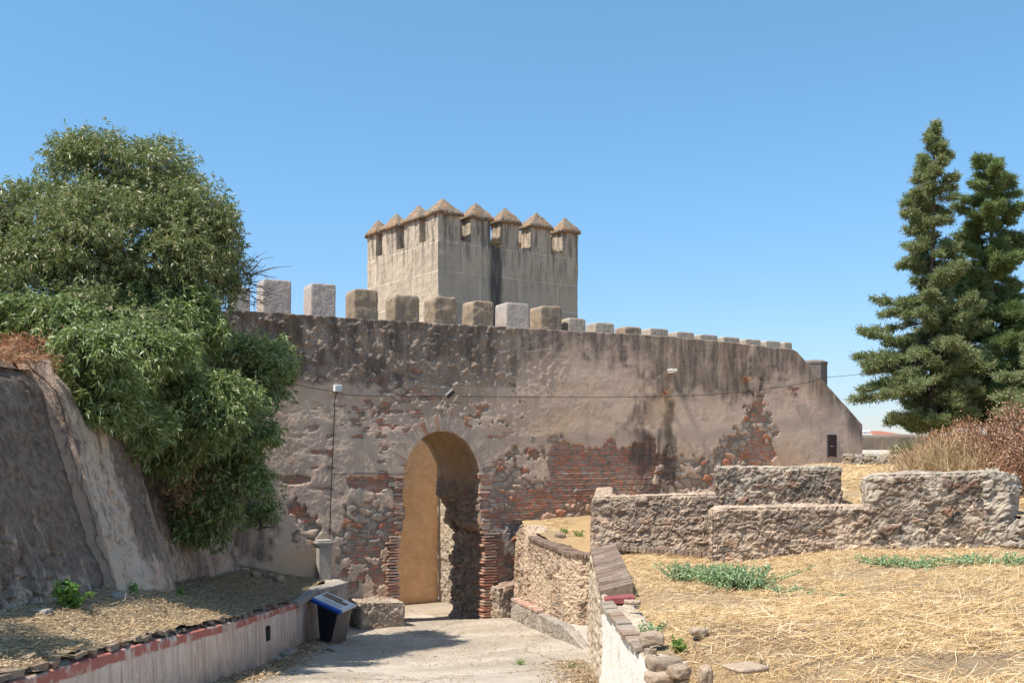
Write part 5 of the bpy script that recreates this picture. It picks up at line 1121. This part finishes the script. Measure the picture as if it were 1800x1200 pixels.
# conifers
M_con = m_leaf('blue green conifer sprays', [(0, (.12, .155, .06)), (.4, (.21, .255, .10)), (.8, (.32, .36, .16)), (.95, (.48, .40, .27))], .55, .3, .3)
M_con2 = m_leaf('deep green conifer sprays', [(0, (.10, .145, .05)), (.5, (.18, .24, .085)), (.9, (.29, .345, .14))], .55, .3, .3)
def conifer(name, label, bx, Y, prof, seed, mat, zb, lean=0.0, dens=1.0):
    """prof: list of (py, half width px left, half width px right) read off the photo's silhouette"""
    root = thing(name, label, 'tree', 'conifers behind the rubble walls'); py = [p[0] for p in prof]; zs = [(785-p[0])/1838*Y for p in prof]
    wl = interp(py, [p[1]/1838*Y for p in prof]); wr = interp(py, [p[2]/1838*Y for p in prof]); x0 = (bx-900)/1838*Y; ztop = zs[0]
    tr_ = [(np.array([(x0+.03*math.sin(q*9), Y, zb+(ztop-zb)*q) for q in np.linspace(0, 1, 14)]), np.linspace(.20, .02, 14))]; pts = []; dirs = []; z = zs[-1]
    while z < ztop-.05:
        pyy = 785-z*1838/Y; fr_ = (ztop-z)/(ztop-zs[-1]); nb_ = 3+int(fr_*4)
        for _ in range(nb_):
            a = rng.uniform(0, 2*math.pi); ca = math.cos(a); w_ = (wl(pyy) if ca < 0 else wr(pyy)); wmean = (wl(pyy)+wr(pyy))/2; L_ = abs(ca)*w_+(1-abs(ca))*wmean
            L_ *= rng.uniform(.85, 1.3) if rng.random() < .4 else rng.uniform(.4, .9)
            s0_ = np.array([x0, Y, z]); rise = rng.uniform(.0, .5)
            tq = np.linspace(0, 1, 7); cur = np.stack([s0_[0]+ca*L_*tq, s0_[1]+math.sin(a)*L_*tq, z+L_*(-.10*tq*2+rise*tq**2+.05)], 1)
            tr_.append((cur, np.linspace(.035*fr_+.008, .006, 7)))
            ntw = int((5+L_*15)*dens); sv = rng.uniform(.12, 1.0, ntw)**.8; out0 = np.array([ca, math.sin(a), 0.]); sd = np.array([-math.sin(a), ca, 0.])
            for s1 in sv:
                bp = np.array([np.interp(s1, tq, cur[:, i]) for i in range(3)]); ang = rng.choice([-1, 1])*rng.uniform(.2, 1.2); tl2 = rng.uniform(.18, .50)*(1.15-.55*s1)*(.6+.5*fr_)*min(1, .5+L_*.5)
                dv = out0*math.cos(ang)+sd*math.sin(ang)+np.array([0, 0, rng.uniform(-.15, .5)]); dv /= np.linalg.norm(dv); m_ = int(7+tl2*42); q_ = rng.random(m_)**.8
                pts.append(bp+dv[None]*(q_*tl2)[:, None]+rng.normal(size=(m_, 3))*.025+np.array([0, 0, .12])[None]*(q_**2*tl2)[:, None]); dirs.append(unit(dv[None]*.9+rng.normal(size=(m_, 3))*.5))
        z += rng.uniform(.15, .27)
    pts = np.concatenate(pts); dirs = np.concatenate(dirs); nl = 4; B = np.repeat(pts, nl, 0)+rng.normal(size=(len(pts)*nl, 3))*.045; D0 = unit(np.repeat(dirs, nl, 0)+rng.normal(size=(len(pts)*nl, 3))*.55)
    leaves('crown', B, D0, rng.uniform(.06, .2, len(B)), rng.uniform(.016, .034, len(B)), mat, root); tubes_join('trunk', tr_, M_bark, root, 5)
    return len(B)
conifer('conifer', 'tall tapering conifer, the left and taller of the pair', 1640, 34.0, [(218, 3, 3), (240, 16, 16), (290, 30, 38), (330, 48, 42), (380, 42, 40), (430, 52, 40), (500, 72, 48), (540, 85, 55), (600, 110, 65), (650, 118, 70), (700, 128, 80), (735, 75, 70), (755, 40, 50)], 1, M_con, -.4)
conifer('conifer', 'darker conifer, the right hand of the pair, partly behind its neighbour', 1742, 35.5, [(270, 18, 30), (300, 44, 38), (340, 52, 52), (400, 60, 60), (470, 70, 68), (550, 80, 82), (640, 92, 100), (700, 95, 115), (740, 70, 90)], 2, M_con2, -.4, 0, 1.35)
conifer('conifer', 'low green conifer cut by the right edge of the frame', 1835, 31.0, [(600, 20, 20), (650, 60, 60), (690, 75, 75), (730, 60, 60), (760, 30, 30)], 3, M_con, -.4)

# dry bushes
M_db = NT('red brown dry leaves', .85); k = M_db; c = k.ramp(k.attr('rnd'), [(0, (.20, .09, .055)), (.4, (.38, .19, .115)), (.8, (.52, .31, .19)), (.96, (.62, .46, .29))]); M_db = k.done(c)
M_tw = m_plain('dry twig', (.20, .13, .09), .9)
def bush(name, label, blobs, mat, nstem, nleaf, lsz, base_y, cat='bush', stem_mat=None, group=None):
    root = thing(name, label, cat, group); st_ = []; pts = []
    for b in blobs:
        c = np.array(P(*b[:3])); rx = b[3]/1838*b[2]; rzz = b[4]/1838*b[2]; ry = min(rx, rzz)*.9
        for _ in range(nstem):
            d = unit(rng.normal(size=(1, 3)))[0]; e = c+d*np.array([rx, ry, rzz])*rng.uniform(.5, 1.08)
            s0_ = np.array([c[0]+(e[0]-c[0])*.35, c[1]+rng.normal()*.15, uz(c[0], c[1])-.02]); m_ = (s0_*.45+e*.55)+rng.normal(size=3)*.07
            tq = np.linspace(0, 1, 6)[:, None]; cur = (1-tq)**2*s0_+2*tq*(1-tq)*m_+tq**2*e; st_.append((cur, np.linspace(.010, .003, 6)))
            if nleaf:
                s_ = rng.uniform(.35, 1, nleaf); pts.append(np.stack([np.interp(s_, tq[:, 0], cur[:, i]) for i in range(3)], 1)+rng.normal(size=(nleaf, 3))*.06)
    tubes_join('stems', st_, stem_mat or M_tw, root, 4)
    if nleaf: pp = np.concatenate(pts); leaves('foliage', pp, unit(rng.normal(size=pp.shape)+np.array([0, 0, .4])), rng.uniform(.6, 1.2, len(pp))*lsz, rng.uniform(.6, 1.2, len(pp))*lsz*.42, mat, root)
    return root
bush('dry_bush', 'big red brown withered bush at the right edge behind the rubble wall', [(1745, 780, 19, 60, 60), (1790, 760, 18.5, 45, 75), (1770, 820, 18.5, 60, 40), (1800, 800, 18, 50, 60)], M_db, 150, 60, .05, 830)
bush('dry_bush', 'smaller russet bush behind the tall pale grass, in front of the distant boundary wall', [(1640, 790, 23, 30, 28), (1665, 770, 23, 30, 30), (1700, 760, 22.5, 30, 30)], M_rust2, 110, 42, .055, 830)
bush('green_bush', 'small green and yellow bush in front of the distant boundary wall', [(1588, 790, 28.6, 26, 12), (1605, 788, 28.6, 20, 10)], m_leaf('yellow green leaves', [(0, (.06, .09, .03)), (.5, (.16, .17, .06)), (.9, (.34, .30, .14))]), 60, 40, .07, 800)
# tall pale dry grass
n = 7000; cx_ = rng.normal(size=n)*.48+P(1690, 0, 19.2)[0]; cy_ = 19.2+rng.normal(size=n)*.4; z0 = uz(cx_, cy_)-.02; D_ = unit(np.stack([rng.normal(size=n)*.3, rng.normal(size=n)*.3, np.ones(n)], 1))
hgt = rng.uniform(.35, 1.05, n)*(.25+1.15*fbm(np.stack([cx_, cy_, 0*cx_], 1), 3.5, 3, 777)**1.2)
gr = ribbons('tall_dry_grass', np.stack([cx_, cy_, z0], 1), D_, hgt, .008, M_dry, None, .34, 4); stuff(gr, 'tall pale dry grass clump behind the rubble wall', 'dry grass')
n = 1600; cx_ = rng.uniform(P(1600, 0, 20)[0], P(1660, 0, 20)[0], n); cy_ = 20+rng.normal(size=n)*.3; z0 = uz(cx_, cy_)-.02; D_ = unit(np.stack([rng.normal(size=n)*.25, rng.normal(size=n)*.25, np.ones(n)], 1))
stuff(ribbons('russet_grass', np.stack([cx_, cy_, z0], 1), D_, rng.uniform(.3, .75, n), .008, M_rust2, None, .15, 4), 'russet dry stalks left of the pale grass', 'dry grass')

# green weeds
M_wd = m_leaf('fresh weed leaves', [(0, (.10, .20, .035)), (.5, (.17, .32, .05)), (.9, (.26, .42, .09))], .5, .35, .4)
M_gw = m_leaf('grey green weed leaves', [(0, (.20, .31, .14)), (.5, (.32, .45, .24)), (.9, (.46, .56, .34))], .7, .2, .2)
M_gst2 = m_plain('green stem', (.14, .20, .06))
def weed(name, label, c, hgt, rad, nst, nl, lsz, mat, group=None, kind=None):
    root = thing(name, label, 'weed', group) if kind is None else None; c = np.asarray(c, float); st_ = []; pts = []
    for _ in range(nst):
        e = c+np.array([rng.normal()*rad, rng.normal()*rad, hgt*rng.uniform(.5, 1.05)]); s0_ = c+np.array([rng.normal()*rad*.35, rng.normal()*rad*.35, -.02]); tq = np.linspace(0, 1, 5)[:, None]; cur = s0_*(1-tq)+e*tq; st_.append((cur, np.linspace(.006, .003, 5)))
        s_ = rng.uniform(.2, 1, nl); pts.append(np.stack([np.interp(s_, tq[:, 0], cur[:, i]) for i in range(3)], 1))
    tubes_join('stems', st_, M_gst2, root, 4); pp = np.concatenate(pts); leaves('foliage', pp, unit(rng.normal(size=pp.shape)+np.array([0, 0, .25])), rng.uniform(.6, 1.15, len(pp))*lsz, rng.uniform(.8, 1.2, len(pp))*lsz*.42, mat, root, .2)
    return root
def tl_(px, py, Y): x, y, _ = P(px, py, Y); return np.array([x, y, lz(np.array([[x, y, 0]]))[0]])
weed('green_weed', 'tallest bright green weed at the foot of the black stained scarp', tl_(124, 1065, 11.0), .30, .07, 9, 34, .085, M_wd)
weed('green_weed', 'small green weed at the foot of the pale buttress', tl_(232, 1045, 13.3), .13, .06, 6, 18, .065, M_wd)
weed('green_weed', 'tiny green weed at the shade line on the left terrace', tl_(321, 1045, 14.8), .12, .05, 6, 18, .065, M_wd)
def rt(px, Y): x = (px-900)/1838*Y; return np.array([x, Y, rzn(np.array([[x, Y, 0]]))[0]])
for i, (px, Y, h_, r_, ns, lb) in enumerate(((1300, 12.9, .30, .30, 110, 'largest clump of grey green weeds in the straw in front of the rubble wall'), (1200, 13.7, .24, .18, 50, 'grey green weed clump left of the largest one'), (1265, 13.4, .26, .2, 60, 'grey green weed clump joined to the left side of the largest one'),
        (1148, 10.4, .10, .10, 12, 'sparse weed in the straw near the white wall coping'), (1195, 9.35, .12, .035, 8, 'small dark weed beside the grey rounded stone'), (1385, 12.2, .07, .22, 14, 'faint weed sprigs right of the largest clump'),
        (1560, 13.9, .12, .25, 24, 'pale green weeds at the wall foot below the wall step'), (1610, 13.6, .12, .28, 28, 'pale green weeds in the middle of the wall foot'), (1700, 13.5, .12, .28, 26, 'pale green weeds below the taller rubble wall'), (1775, 13.3, .14, .25, 26, 'pale green weeds at the right edge of the frame'))):
    weed('grey_green_weed', lb, rt(px, Y), h_, r_, ns, 26, .045, M_gw if i != 4 else M_wd, 'grey green weeds in the straw')
for i, (px, Y) in enumerate(((1018, 22), (995, 22.4))): weed('green_weed', ['green sprig on the corner terrace nearest the rubble wall', 'small green sprig in the middle of the corner terrace'][i], rt(px, Y), .12, .07, 6, 16, .06, M_wd)
for i, (px, Y) in enumerate(((500, 17.6), (915, 15.6), (1010, 14.6))):
    x = (px-900)/1838*Y; tuft('grass_tuft', (x, Y, path_z(x, Y)), .14, 70, ['dry grass tuft on the path edge beside the retaining wall', 'low green grass tuft in the path crack', 'low green grass tuft at the foot of the terrace wall'][i], M_dry if i == 0 else M_wd, .5, .006)
# dry grass hanging over the scarp top
n = 1500; y_ = rng.uniform(11.5, 15.2, n); x_ = -5.98+rng.normal(size=n)*.10; D_ = unit(np.stack([rng.normal(size=n)*.5+.5, rng.normal(size=n)*.5, rng.normal(size=n)*.5+.15], 1))
stuff(ribbons('bank_grass', np.stack([x_, y_, np.full(n, ZS-.05)+rng.random(n)*.1], 1), D_, rng.uniform(.06, .2, n), .006, M_rust2, None, .5, 3), 'rusty dry grass along the top edge of the scarp', 'dry grass')
